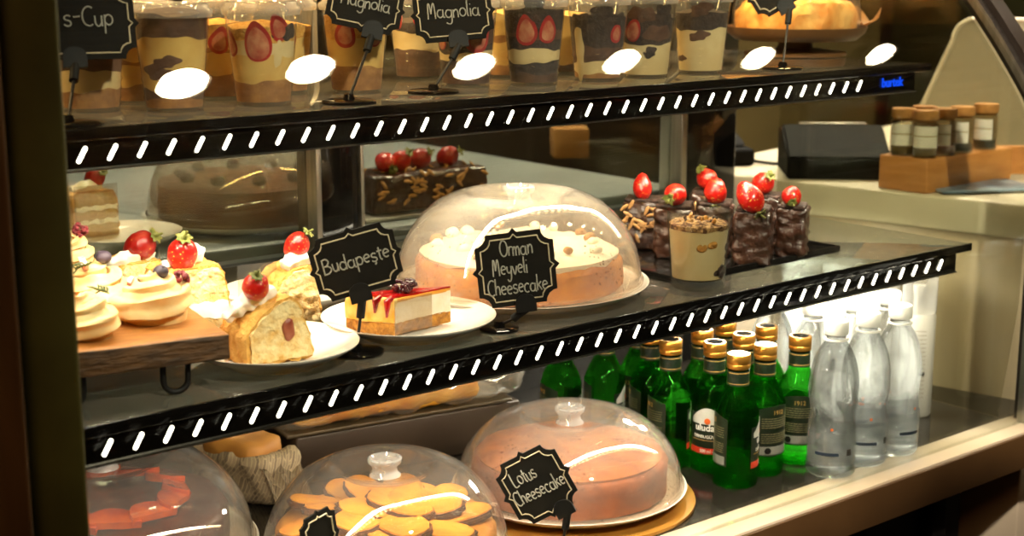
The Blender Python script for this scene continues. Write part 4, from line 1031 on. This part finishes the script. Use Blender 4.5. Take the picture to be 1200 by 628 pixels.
# ------------------------------------------------------------------ bottles on the bottom deck
GG = solidglass('green_glass', (.20, .80, .15, 1), 1.38, .0, .55)
CAPG = pbr('gold_cap', '#c9923e', '#b57f30', 30, rough=.28, metal=.85)
DARKL = pbr('dark_green_label', '#0e1a0c', '#142411', 60, rough=.4)
GOLDP = pbr('gold_print', '#b58f4e', rough=.5); WHITEP = pbr('white_print', '#e9e6de', rough=.5); REDP = pbr('red_print', '#d33a22', rough=.5)
def bottle_prof():
    f = [(.024, 0), (.0268, .0035), (.0272, .01), (.0272, .088), (.0262, .098), (.0220, .111), (.0170, .120), (.0140, .127), (.0134, .134), (.0130, .153)]
    return [(p.x, p.y) for p in catmull([(a, b, 0) for a, b in f], 4)]
BP = bottle_prof()
def mesh_of(bm, mat, smooth=True):
    bmesh.ops.recalc_face_normals(bm, faces=bm.faces[:]); me = bpy.data.meshes.new('m'); bm.to_mesh(me); bm.free()
    for p in me.polygons: p.use_smooth = smooth
    try: me.set_sharp_from_angle(angle=math.radians(45))
    except Exception: pass
    me.materials.append(mat); return me
gb_body = mesh_of(lathe(B(), [(0, .002), (.018, .002)] + BP + [(.0105, .153), (.0105, .152), (0, .152)], 48), GG)
bm = lathe(B(), [(.0142, .1525), (.0146, .1535), (.0146, .158), (.0140, .159), (.0146, .160), (.0146, .1695), (.0136, .171), (0, .171)], 60, rfun=lambda a, z: 1 + (.012 * (1 if int(round(a / (2 * PI) * 60)) % 2 else 0) if z > .1599 and z < .17 else 0))
gb_cap = mesh_of(bm, CAPG)
gb_emb = mesh_of(lathe(B(), [(0, .1711), (.0105, .1711), (.0105, .1714), (0, .1714)], 32), BLACK)
gb_neck = mesh_of(lathe(B(), [(.01385, .131), (.01355, .150), (.01325, .150)], 48, capb=False, capt=False), DARKL)
bm = B()
for z in (.1335, .1475): lathe(bm, [(.0139, z), (.0139, z + .0008)], 48, capb=False, capt=False)
gb_line = mesh_of(bm, GOLDP)
def wrap(me, R, z):
    """wraps flat lettering (x right, y up) round a cylinder whose front faces -y"""
    for v in me.vertices:
        a = v.co.x / R - PI / 2; r = R + v.co.z; y_ = v.co.y; v.co = Vector((r * math.cos(a), r * math.sin(a), z + y_))
    return me
def patch(R, z0, z1, a0, a1, th=.0003, n=16, topf=None):
    bm = B(); rows = []
    for i in range(n + 1):
        t = i / n; a = math.radians(a0 + (a1 - a0) * t) - PI / 2; zt_ = z1 + (topf(t) if topf else 0)
        rows.append([bm.verts.new((r * math.cos(a), r * math.sin(a), z)) for r, z in ((R, z0), (R + th, z0), (R + th, zt_), (R, zt_))])
    for A, Q in zip(rows, rows[1:]):
        for k in range(4): bm.faces.new((A[k], A[(k + 1) % 4], Q[(k + 1) % 4], Q[k]))
    bm.faces.new(rows[0]); bm.faces.new(rows[-1][::-1]); return bm
R_ = .02725
# front label pieces
lab_dark = mesh_of(patch(R_, .030, .080, -58, 58), DARKL)
lab_arch = mesh_of(patch(R_ + .0003, .066, .072, -50, 50, topf=lambda t: .016 * math.sin(PI * t)), pbr('silver_label', '#c9c7be', '#a9a79d', 20, rough=.3))
lab_red = mesh_of(patch(R_ + .0003, .026, .034, -58, 58), REDP)
def txt(s, size, z, R=R_ + .0006, bold=False, m=WHITEP, off=0):
    me = text_mesh(s, size, .00012, bold)
    for v in me.vertices: v.co.x += off
    wrap(me, R, z); me.materials.append(m); return me
t_name = txt('uludağ', .0125, .0575, bold=True); t_l2 = txt('ORMAN DÜVENİ', .0052, .048) if False else txt('DENBUGÜVENİ', .0055, .0475, bold=True)
t_ml = txt('200 ml e', .0055, .0282, R_ + .0008, True); 
bm = B(); ico(bm, (0, -(R_ + .0007), .0705), .0042, 2, (1, .12, 1)); t_dot = mesh_of(bm, pbr('orange_dot', '#e0641c', rough=.5))
bm = patch(R_ + .0004, .044, .0448, -48, 48)
t_rule = mesh_of(bm, GOLDP)
# back label
bl_dark = mesh_of(patch(R_, .028, .090, -56, 56, topf=lambda t: .006 * math.sin(PI * t)), DARKL)
bm = B()
random.seed(2)
def lines_patch(zs, a0, a1, h=.0009):
    b = B()
    for z in zs:
        a = a0
        while a < a1:
            w_ = random.uniform(4, 11); w_ = min(w_, a1 - a)
            if w_ > 1: 
                q = patch(R_ + .0004, z, z + h, a, a + w_, n=2); me = bpy.data.meshes.new('t'); q.to_mesh(me); q.free(); b.from_mesh(me); bpy.data.meshes.remove(me)
            a += w_ + 2
    return b
bl_lines = mesh_of(lines_patch([.046 + .0028 * k for k in range(5)] + [.066 + .003 * k for k in range(5)], -46, 46), pbr('grey_print', '#77704f', rough=.6), False)
bl_1912 = txt('1912', .0080, .0835, R_ + .0006, False, GOLDP)
bl_box = mesh_of(patch(R_ + .0004, .030, .041, -50, 50), pbr('silver_box', '#8f8e84', '#7d7c72', 30, rough=.4))
bm = B(); lathe(bm, [(0, 0), (.0042, 0), (.0042, .0004), (0, .0004)], 24); bmesh.ops.rotate(bm, verts=bm.verts[:], cent=(0, 0, 0), matrix=Matrix.Rotation(PI / 2, 3, 'X'))
a = math.radians(-28) - PI / 2; bmesh.ops.rotate(bm, verts=bm.verts[:], cent=(0, 0, 0), matrix=Matrix.Rotation(a + PI / 2, 3, 'Z')); bmesh.ops.translate(bm, verts=bm.verts[:], vec=((R_ + .0009) * math.cos(a), (R_ + .0009) * math.sin(a), .0355)); bl_seal = mesh_of(bm, BLACKM)
def green_bottle(label, p, turn, grp=None):
    s = thing('green_bottle', label, 'bottle', (p.x, p.y, ZB + .0002), face(p) + turn, grp); s.scale = (1, 1, .97)
    obj('glass', gb_body, None, s); c = obj('cap', gb_cap, None, s); obj('cap_print', gb_emb, None, c)
    n = obj('neck_label', gb_neck, None, s); obj('gold_rule', gb_line, None, n)
    f = obj('front_label', lab_dark, None, s)
    for nm, me in (('arch_panel', lab_arch), ('volume_band', lab_red), ('brand_name', t_name), ('slogan', t_l2), ('volume', t_ml), ('emblem', t_dot), ('gold_rule', t_rule)): obj(nm, me, None, f)
    b = obj('back_label', bl_dark, None, s, rot=(0, 0, PI))
    for nm, me in (('print', bl_lines), ('year', bl_1912), ('silver_box', bl_box), ('seal', bl_seal)): obj(nm, me, None, b)
    return s
gbs = [
 ('green glass bottle with its white-lettered front label turned to the front, beside the fogged dome', 834, 400, -.25),
 ('nearest green glass bottle, gold cap lowest of the bottles, label turned aside', 866, 414, 1.75),
 ('green glass bottle, back label half turned, between the nearest bottle and the 1912 one', 897, 403, PI + .75),
 ('green glass bottle with back label reading 1912 beside the front water bottle', 939, 394, PI + .10),
 ('green glass bottle with gold cap directly behind the nearest bottle, touching the shelf edge', 861, 378, 1.0),
 ('green glass bottle at the back left, gold cap just under the shelf edge', 833, 386, .8),
 ('green glass bottle in the second row, gold cap left of the two rightmost gold caps', 878, 391, 2.2),
 ('green glass bottle behind the third front bottle, its gold cap near the white bottle caps', 905, 382, 2.6),
 ('green glass bottle beside the right shoulder of the fogged dome, cap hidden by the shelf', 806, 398, 2.0),
 ('green glass bottle with bare glowing shoulders behind the fogged dome, cap hidden by the shelf', 776, 392, 1.7),
 ('green glass bottle second from the left in the row behind the fogged dome', 712, 380, 1.5),
 ('leftmost green glass bottle behind the fogged dome', 658, 384, 2.0),
 ('green glass bottle in the shadow between the second and the glowing one behind the dome', 744, 376, 2.4),
]

WATER = solidglass('water_plastic', (.96, .97, .97, 1), 1.28, .0, .5)
CAPW = pbr('white_cap', '#dedbd4', '#d2cec6', 20, rough=.35)
def wprof():
    f = [(.026, 0), (.0305, .004), (.031, .012), (.0305, .030), (.0312, .045), (.0295, .066), (.0282, .080), (.0298, .095), (.0312, .112), (.0300, .130), (.0265, .148), (.0205, .163), (.0150, .172), (.0125, .178), (.0125, .184)]
    return [(p.x, p.y) for p in catmull([(a, b, 0) for a, b in f], 4)]
wb_body = mesh_of(lathe(B(), [(0, .004), (.016, .003)] + wprof() + [(0, .184)], 48, rfun=lambda a, z: 1 + (.018 * math.sin(a * 5 + z * 160) if .04 < z < .12 else 0)), WATER)
bm = lathe(B(), [(.0145, .1835), (.0150, .1845), (.0150, .1990), (.0138, .2005), (0, .2005)], 72, rfun=lambda a, z: 1 + (.010 * (1 if int(round(a / (2 * PI) * 72)) % 2 else 0) if .184 < z < .1995 else 0)); lathe(bm, [(.0125, .176), (.0158, .176), (.0158, .178), (.0125, .178)], 40, capb=False, capt=False)
wb_cap = mesh_of(bm, CAPW)
wb_lab = mesh_of(patch(.0312, .031, .035, -38, 18), pbr('blue_print', '#1d2a3c', rough=.5))
wb_seal = mesh_of(patch(.0312, .031, .039, 38, 50), pbr('dark_seal', '#3a3530', rough=.6))
wb_film = mesh_of(patch(.0310, .018, .060, -70, 70), pane('label_film', '#eef0f0', f0=.05, haze=.12))
bm = B(); ico(bm, (0, -.0313, .066), .0018, 2, (1, .2, 1)); wb_dot = mesh_of(bm, pbr('orange_dot', '#e0641c', rough=.5))
def water_bottle(label, p, turn, grp=None):
    s = thing('water_bottle', label, 'bottle', (p.x, p.y, ZB + .0002), face(p) + turn, grp); s.scale = (1, 1, .99)
    obj('body', wb_body, None, s); obj('cap', wb_cap, None, s)
    f = obj('label', wb_film, None, s); obj('print', wb_lab, None, f); obj('seal', wb_seal, None, f); obj('dot', wb_dot, None, s)
    return s
wbs = [('front water bottle with a dark blue strip of print, next to the 1912 green bottle', 989, 389, .0),
 ('water bottle second in the front row of water bottles', 1018, 378, .3),
 ('water bottle standing at the right end of the front row of water bottles', 1045, 367, .9),
 ('water bottle just behind and left of the front water bottle', 961, 380, -.4),
 ('water bottle behind the gap between the front and second water bottles', 979, 369, .5),
 ('water bottle at the back of the group in front of the brightest glow', 1006, 360, .2),
 ('water bottle behind the green bottles with its white cap nearly at the shelf edge', 934, 363, .8),
 ('leftmost water bottle, its white cap above the gold caps', 911, 371, .6)]
PB = [at(g[1], g[2], ZB + .166) for g in gbs] + [at(g[1], g[2], ZB + .199) for g in wbs]
RB_ = [.0274] * len(gbs) + [.0322] * len(wbs)
MB_ = [80, 80, 80, 80, 4, 3, 6, 4, 6, 6, 3, 3, 1] + [60, 50, 50, 3, 2, 2, 1, 1]
for i_ in range(len(PB)):
    g_ = (gbs + wbs)[i_]
    if PB[i_].y < 1.1052 + RB_[i_]: PB[i_] = atY(g_[1], g_[2], 1.1052 + RB_[i_])
for i_, Y_ in ((16, 1.222), (17, 1.215), (18, 1.205), (19, 1.30), (20, 1.29)): PB[i_] = atY((gbs + wbs)[i_][1], (gbs + wbs)[i_][2], Y_)
PB[3] = atY(940, 394, 1.195)
PB = relax(PB, RB_, MB_, 1.1045, [(lo, .1535), (at(1070, 484, ZB), .0246)] + [(atY(x_, 430, y_), r_) for x_, y_, r_ in ((1027, 1.305, .0304), (984, 1.375, .0325), (938, 1.44, .0356))])
for k, g in enumerate(gbs + wbs):
    (green_bottle if k < len(gbs) else water_bottle)(g[0], PB[k], g[3])
# tall printed canister and white tubs at the right end under the shelf
cn = at(1070, 484, ZB)
cs = thing('canister', 'tall pale grey printed canister with a clear cap right of the water bottles', 'canister', (cn.x, cn.y, ZB + .0002), face(cn))
GREYC = pbr('pale_grey_can', '#c6c1b8', '#b5b0a6', 10, rough=.35)
obj('can', lathe(B(), [(0, 0), (.022, 0), (.024, .003), (.024, .145), (.022, .149), (0, .150)], 48), GREYC, cs)
obj('clear_cap', lathe(B(), [(.0238, .150), (.0242, .152), (.0242, .205), (.023, .210), (0, .211)], 48, capb=False), pane('cap_clear', '#f4f2ee', f0=.07, haze=.25), cs)
obj('nozzle', lathe(B(), [(0, .1502), (.008, .1502), (.007, .175), (.009, .176), (.009, .188), (0, .189)], 24), CAPW, cs)
R_ = .0240
lp = lines_patch([.03 + .006 * k for k in range(17)], -35, 30, .0014); obj('print', mesh_of(lp, pbr('grey_print2', '#8f8a82', rough=.6), False), None, cs)
obj('dark_mark', patch(.0243, .062, .068, 5, 30), BLACKM, cs)
WT = pbr('white_tub', '#e9e6df', '#dedad1', 8, rough=.4)
for k, (x, y_, r, h, lab) in enumerate([(1027, 1.305, .029, .205, 'tall white tub behind the water bottles, next to the canister'), (984, 1.375, .031, .205, 'middle one of the tall white tubs glowing behind the water bottles'), (938, 1.44, .034, .205, 'leftmost of the tall white tubs behind the water bottles')]):
    p = atY(x, 430, y_)
    s = thing('white_tub', lab, 'tub', (p.x, p.y, ZB + .0002))
    obj('tub_body', lathe(B(), [(0, 0), (r * .93, 0), (r * .95, .003), (r, h * .86), (0, h * .86)], 48), WT, s)
    obj('lid', lathe(B(), [(r * 1.02, h * .845), (r * 1.04, h * .85), (r * 1.04, h * .93), (r, h * .945), (0, h * .945)], 48, capb=False), CAPW, s)

# ------------------------------------------------------------------ wrapped pastry and newspaper bundle
s = thing('pastry_tray', 'shallow tray of golden pastry wrapped in cling film behind the domes', 'tray', (1.075, 1.540, ZB + .0625), -.16)
obj('tray_base', box(B(), -.175, .145, -.048, .055, 0.0005, .006, .002), pbr('foil_tray', '#55452f', '#463823', 20, rough=.4, metal=.3), s)
w = thing('wrapped_pastry', 'golden pastry loaf wrapped in crinkled cling film on the tray behind the domes', 'pastry', (1.075, 1.540, ZB + .0712), -.16)
bm = box(B(), -.165, .10, -.045, .045, 0.0004, .036, .014, 4); refine(bm, .012); rough(bm, .004, 40, 3, zmin=.001); obj('pastry', bm, pbr('golden_pastry', '#e08a1c', '#f0b440', 26, rough=.5, bump=.4, bscale=60), w)
bm = box(B(), -.185, .165, -.052, .052, 0.0004, .042, .016, 4); refine(bm, .009); rough(bm, .007, 45, 7, zmin=.001, octs=5); obj('cling_film', bm, pane('cling_film', '#f3ede2', f0=.16, rough=.04, haze=.15, hcol='#e8dccb'), w)
nb = at(246, 585, ZB)
nw = thing('paper_bundle', 'loaf wrapped in printed newspaper behind the lower left dome', 'wrapped loaf', (.848, 1.540, ZB + .001), -1.35); nw.scale = (.9, .82, 1.05)
bm = box(B(), -.085, .075, -.040, .040, 0.001, .060, .02, 4); refine(bm, .010); rough(bm, .010, 26, 5, zmin=.001)
for v in bm.verts: v.co.z = max(v.co.z, .0006)
m_, nt, out = newmat('newsprint'); p_ = N(nt, 'ShaderNodeBsdfPrincipled'); L(nt, p_.outputs[0], out.inputs[0]); p_.inputs['Roughness'].default_value = .8
tc = N(nt, 'ShaderNodeTexCoord'); mp = N(nt, 'ShaderNodeMapping'); mp.inputs['Rotation'].default_value = (0.6, .2, .5); L(nt, tc.outputs['Object'], mp.inputs[0])
bk = N(nt, 'ShaderNodeTexBrick'); bk.inputs['Scale'].default_value = 60; bk.inputs['Mortar Size'].default_value = .035; bk.inputs['Color1'].default_value = lin('#6d5a45'); bk.inputs['Color2'].default_value = lin('#9a8467'); bk.inputs['Mortar'].default_value = lin('#a8916f'); L(nt, mp.outputs[0], bk.inputs['Vector']); L(nt, bk.outputs[0], p_.inputs['Base Color'])
obj('newspaper', bm, m_, nw)
bm = box(B(), -.06, .05, -.035, .03, .040, .074, .015, 4); refine(bm, .012); rough(bm, .004, 40, 6); o = obj('bread', bm, pbr('bread_crust', '#b57a32', '#9a6224', 20, rough=.6), nw); o['label'] = 'golden bread crust poking out on top'
bm = B(); rows = []
for i in range(9):
    rows.append([bm.verts.new(((.065 + .04 * j / 5), -.04 + .07 * i / 8, .050 - .045 * (j / 5) ** 1.3 + .006 * math.sin(i * 1.7 + j) - .0)) for j in range(6)])
for A, Q in zip(rows, rows[1:]):
    for j in range(5): bm.faces.new((A[j], A[j + 1], Q[j + 1], Q[j]))
bmesh.ops.solidify(bm, geom=bm.faces[:], thickness=.0008); obj('paper_fold', bm, m_, nw, smooth=False)

# ------------------------------------------------------------------ adjoining counter on the right
Wd = Vector((-.21, .978)).normalized(); Wn = Vector((Wd.y, -Wd.x))    # along the wall, and outwards to the right
ca = math.atan2(Wd.y, Wd.x)
cw = thing('service_counter', 'beige service counter with a pale thick top at the right end of the case', 'counter', (1.93, 1.10, -1.05), ca - PI / 2)
beige = pbr('beige_panel', '#c4b196', '#b7a388', 4, rough=.4, spec=.4)
obj('body', box(B(), .012, 2.2, .05, .64, 0.001, 1.0195, .003), beige, cw)
obj('countertop', box(B(), 0, 2.25, .04, .66, 1.02, 1.071, .004), pbr('cream_top', '#d8cdb6', '#cabfa8', 5, rough=.3), cw)
def oc(x, y_, z=.021): return at(x, y_, z)
wbx = oc(1085, 228); 
jb = thing('wooden_block', 'chunky wooden block holding spice jars on the right counter', 'wooden block', (wbx.x, wbx.y, .0213), face(wbx, -.60))
bm = box(B(), -.088, 0, 0, .23, 0, .052, .003); 
wbm = pbr('light_wood', '#c98a48', '#b57636', 12, rough=.5, stretch=(1, 1, 8), bump=.1, bscale=50)
obj('block', bm, wbm, jb)
tm = text_mesh('Special', .016, .0003, True); tm.materials.append(pbr('burnt_print', '#3a2414', rough=.8)); 
if False: obj('lettering', tm, None, jb, loc=(.0003, .05, .022), rot=(PI / 2, 0, PI / 2))
jarg = pane('jar_glass', '#f0ece2', f0=.06); corkm = pbr('cork', '#b5803f', '#9c6a30', 90, rough=.8, bump=.4)
fills = [pbr('spice_a', '#7a6a4a', rough=.9), pbr('spice_b', '#8a4a1e', rough=.9), pbr('spice_c', '#1e2412', rough=.9)]
j_gl = mesh_of(lathe(B(), [(0, 0), (.0175, 0), (.019, .002), (.019, .052), (.017, .055), (.017, .057), (.0155, .057), (.0175, .051), (.0175, .003), (0, .003)], 36), jarg)
j_ck = mesh_of(lathe(B(), [(.0153, .0535), (.0153, .0572), (.0185, .0575), (.019, .060), (.019, .069), (.018, .071), (0, .071)], 36), corkm)
j_lb = mesh_of(patch(.0191, .016, .048, -62, 62), pbr('paper_label', '#e6e1d6', '#d8d2c4', 30, rough=.7))
j_ln = mesh_of(patch(.0195, .0325, .0342, -58, 58), pbr('label_rule', '#a08a5a', rough=.6))
def jar(label, lx, ly, fill, turn=0.0):
    turn = -turn
    c_ = Matrix.Rotation(jb.rotation_euler.z, 4, 'Z') @ Vector((lx, ly, 0)); p = Vector((wbx.x, wbx.y, 0)) + c_
    s = thing('spice_jar', label, 'jar', (p.x, p.y, .0213 + .0522), face(p, turn))
    obj('jar_glass', j_gl, None, s); obj('lid', j_ck, None, s); l = obj('label', j_lb, None, s); obj('label_rule', j_ln, None, l)
    obj('spice', lathe(B(), [(0, .0032), (.0172, .0032), (.0172, .014), (0, .015)], 28), fills[fill], s)
jar('spice jar at the left front corner of the wooden block, with a white two-part label', -.062, .022, 0)
jar('spice jar nearest the front corner of the wooden block, in front of the row', -.021, .021, 0)
jar('second spice jar of the row along the right side of the block', -.021, .068, 1, .5)
jar('third spice jar of the row along the right side of the block', -.021, .115, 2, .5)
jar('farthest spice jar of the row at the right end of the block', -.021, .18, 2, .5)
jar('spice jar behind the left front one, mostly hidden', -.062, .075, 1)
# small wooden card holder and magazines
wh = oc(1168, 214)
wh.y += .02; wh.x += .05
ch = thing('card_holder', 'small wooden card holder with a pale slanting edge beside the spice jars', 'card holder', (wh.x, wh.y, .0245), face(wh, .35))
bm = prism(B(), [(-.045, 0), (.05, 0), (.05, .045), (-.015, .045)], .012); obj('back_board', bm, wbm, ch)
bm = B(); tube(bm, [(-.048, -.002, .001), (-.018, -.002, .045)], .0035, 10); obj('pale_edge', bm, PORC, ch)
for k, (dx, dy, rr, col, lab) in enumerate([(0, 0, .2, '#3d5a78', 'blue-covered magazine lying under the card holder on the counter'), (.01, .006, .05, '#d8d2c8', 'white magazine lying lowest on the counter under the blue one')]):
    mg = oc(1163, 226); s = obj('magazine', box(B(), -.075, .085, -.03, .075, 0, .0028, .0006), pbr('cover' + str(k), col, '#8fa3b5' if k == 0 else '#b8b0a2', 16, rough=.3), loc=(mg.x + dx, mg.y + dy + .02, .0213 + (.0003 if k else 0) + (.003 if k == 0 else 0)), rot=(0, 0, face(mg, .3) + rr)); tag(s, lab, 'magazine')
    ch.location.z = .0213 + Z0 + .0062
# black till and scanner behind the case
tl = oc(985, 212)
BLK2 = pbr('dark_plastic', '#0a0806', '#060403', 20, rough=.7, spec=.08)
t_ = thing('card_terminal', 'black sloping receipt printer left of the wooden block on the counter', 'printer', (tl.x + .055, tl.y + .05, .0213), -.75)
bm = ext_x(B(), [(-.065, 0), (.075, 0), (.075, .070), (.03, .078), (-.065, .035)], -.09, .075); bmesh.ops.bevel(bm, geom=bm.edges[:], offset=.004, segments=2, affect='EDGES'); obj('body', bm, BLK2, t_)
obj('paper_slot', box(B(), -.06, .05, .036, .050, .0775, .0800, .001), STEEL, t_)
t2_ = thing('cash_machine', 'low black device with a cable left of the black printer', 'device', (1.90, 1.76, .0213), -.5)
obj('base', box(B(), -.075, .055, -.06, .07, 0, .03, .008, 3), BLK2, t2_)
bm = ext_x(B(), [(-.04, .0302), (.06, .0302), (.06, .065), (-.03, .04)], -.065, .045); bmesh.ops.bevel(bm, geom=bm.edges[:], offset=.004, segments=2, affect='EDGES'); obj('sloped_top', bm, BLK2, t2_)
obj('cable', tube(B(), catmull([(.055, -.03, .006), (.09, -.06, .0035), (.13, -.055, .0035), (.16, -.02, .0035)], 6), .003, 8), BLACKM, t2_)
# pale rounded panel: back of a till screen, leaning
pl = thing('till_screen', 'large pale grey back of a till screen with rounded corners behind the spice jars', 'screen', (0, 0, .0213), 0)
sc_ = oc(1140, 192); pl.location = (sc_.x, sc_.y, .0213 + Z0); pl.rotation_euler = (0, 0, face(sc_, .0))
pts = []
W_, H_, q_ = .36, .245, .034
for cx_, cz_, a0_ in ((W_ - q_, H_ - q_, 0), (q_ + .030, H_ - q_, 90), ): pts += [(cx_ + q_ * math.cos(math.radians(a0_ + k * 11.25)), cz_ + q_ * math.sin(math.radians(a0_ + k * 11.25))) for k in range(9)]
pts += [(-.045, .02), (-.045, 0.002), (W_, .002)]
PALE = pbr('pale_plastic', '#8f8468', '#857a5f', 6, rough=.5)
o_ = obj('back_shell', prism(B(), pts, .02), PALE, pl, loc=(-.075, 0, 0.0))
bm = B(); tube(bm, [Vector((x, -.001, z)) for x, z in pts[:-1]], .004, 8); obj('edge_bead', bm, pbr('pale_edge', '#bdb094', rough=.4), pl, loc=(-.075, 0, 0))
obj('stand', box(B(), -.06, .2, .021, .12, .0, .02, .004), BLK2, pl)
tm = text_mesh('UTOPIA', .03, .0003, False)
# shelf of dark shapes far behind
bs2 = thing('back_cabinet', 'dark brown cabinet with a pale lower panel against the far wall', 'cabinet', (3.2, 3.9, -1.05))
obj('cabinet_body', box(B(), -1.2, 1.2, -.2, .58, 0.001, 1.02, .004), pbr('cab_dark', '#2b2013', '#22190f', 4, rough=.5), bs2)
obj('splash_panel', box(B(), -1.2, 1.2, .3, .58, 1.0205, 1.16, .003), pbr('splash', '#8a7550', '#7a6644', 5, rough=.5), bs2)
obj('upper_cabinet', box(B(), -1.2, 1.2, .2, .58, 1.165, 1.24, .004), pbr('cab_dark', '#2b2013', '#22190f', 4, rough=.5), bs2)
struct('trim_3', box(B(), 3.62, 4.4, 3.3, 3.55, -1.05, 1.5), pbr('column', '#6b5a30', '#5d4d26', 4, rough=.7))

GROUPS = {'dessert_cup': 'dessert cups on the top shelf', 'green_bottle': 'green bottles on the bottom deck', 'water_bottle': 'water bottles on the bottom deck', 'meringue': 'meringues on the wooden board',
 'spice_jar': 'spice jars on the wooden block', 'dessert_plate': 'white dessert plates', 'cake_dome': 'plastic cake domes', 'cake_plate': 'wide white cake plates', 'price_sign': 'chalkboard price signs',
 'chocolate_cake': 'chocolate strawberry cakes', 'white_tub': 'white tubs at the end of the deck', 'cake_slice': 'strawberry sponge slices', 'round_cake': 'whole round cakes', 'magazine': 'magazines on the counter',
 'display_shelf': 'lit glass shelves', 'fill_panel': 'added square fill panels'}
for o in list(COL.objects):
    if o.parent is None:
        k = o.name.split('.')[0]
        if k in GROUPS and not o.get('group'): o['group'] = GROUPS[k]

# ------------------------------------------------------------------ lights
def area(name, loc, rot, sx, sy, power, col):
    l = bpy.data.lights.new(name, 'AREA'); l.shape = 'RECTANGLE'; l.size = sx; l.size_y = sy; l.energy = power; l.color = col
    o = bpy.data.objects.new(name, l); COL.objects.link(o); o.location = (loc[0], loc[1], loc[2] + Z0); o.rotation_euler = rot; return o
area('top_shelf_strip', (.95, 1.232, ZT - .028), (math.radians(24), 0, 0), 1.40, .012, 7.0, (1, .87, .71))
area('mid_shelf_strip', (.95, 1.152, -.028), (math.radians(24), 0, 0), 1.40, .012, 7.0, (1, .88, .74))
area('canopy_strip', (1.0, 1.42, .508), (math.radians(10), 0, 0), 1.5, .02, 19.0, (1, .66, .30))
area('shelf_end_tube', (1.57, 1.40, -.012), (0, 0, 0), .22, .05, 8.0, (1, .96, .90))
sp = bpy.data.lights.new('case_fill_spot', 'SPOT'); sp.energy = 270; sp.color = (1, .90, .77); sp.spot_size = math.radians(36); sp.spot_blend = .6; sp.shadow_soft_size = .05  # added spot without a fixture, brightens the front of the desserts
so = bpy.data.objects.new('case_fill_spot', sp); COL.objects.link(so); so.location = (.75, -.35, 1.42 + Z0); so.rotation_euler = (Vector((1.02, 1.25, 0)) - Vector((.75, -.35, 1.42))).to_track_quat('-Z', 'Y').to_euler()
s2 = bpy.data.lights.new('counter_fill_spot', 'SPOT'); s2.energy = 330; s2.color = (1, .90, .76); s2.spot_size = math.radians(30); s2.spot_blend = .5; s2.shadow_soft_size = .035  # second added spot without a fixture, brightens the counter side
so = bpy.data.objects.new('counter_fill_spot', s2); COL.objects.link(so); so.location = Vector((.95, -.30, 1.42)) + Vector((0, 0, Z0)); so.rotation_euler = (Vector((2.02, 1.42, 0)) - Vector((.95, -.30, 1.42))).to_track_quat('-Z', 'Y').to_euler()
W = bpy.data.worlds.new('world'); S.world = W; W.use_nodes = True
W.node_tree.nodes['Background'].inputs[0].default_value = (.9, .6, .3, 1); W.node_tree.nodes['Background'].inputs[1].default_value = .06

S.view_settings.view_transform = 'Standard'; S.view_settings.look = 'None'; S.view_settings.exposure = 0; S.view_settings.gamma = 1; S.view_settings.use_curve_mapping = False
S.cycles.transparent_max_bounces = 32; S.cycles.max_bounces = 14; S.cycles.transmission_bounces = 12; S.cycles.glossy_bounces = 6; S.cycles.caustics_refractive = False; S.cycles.caustics_reflective = False
S.cycles.use_denoising = True
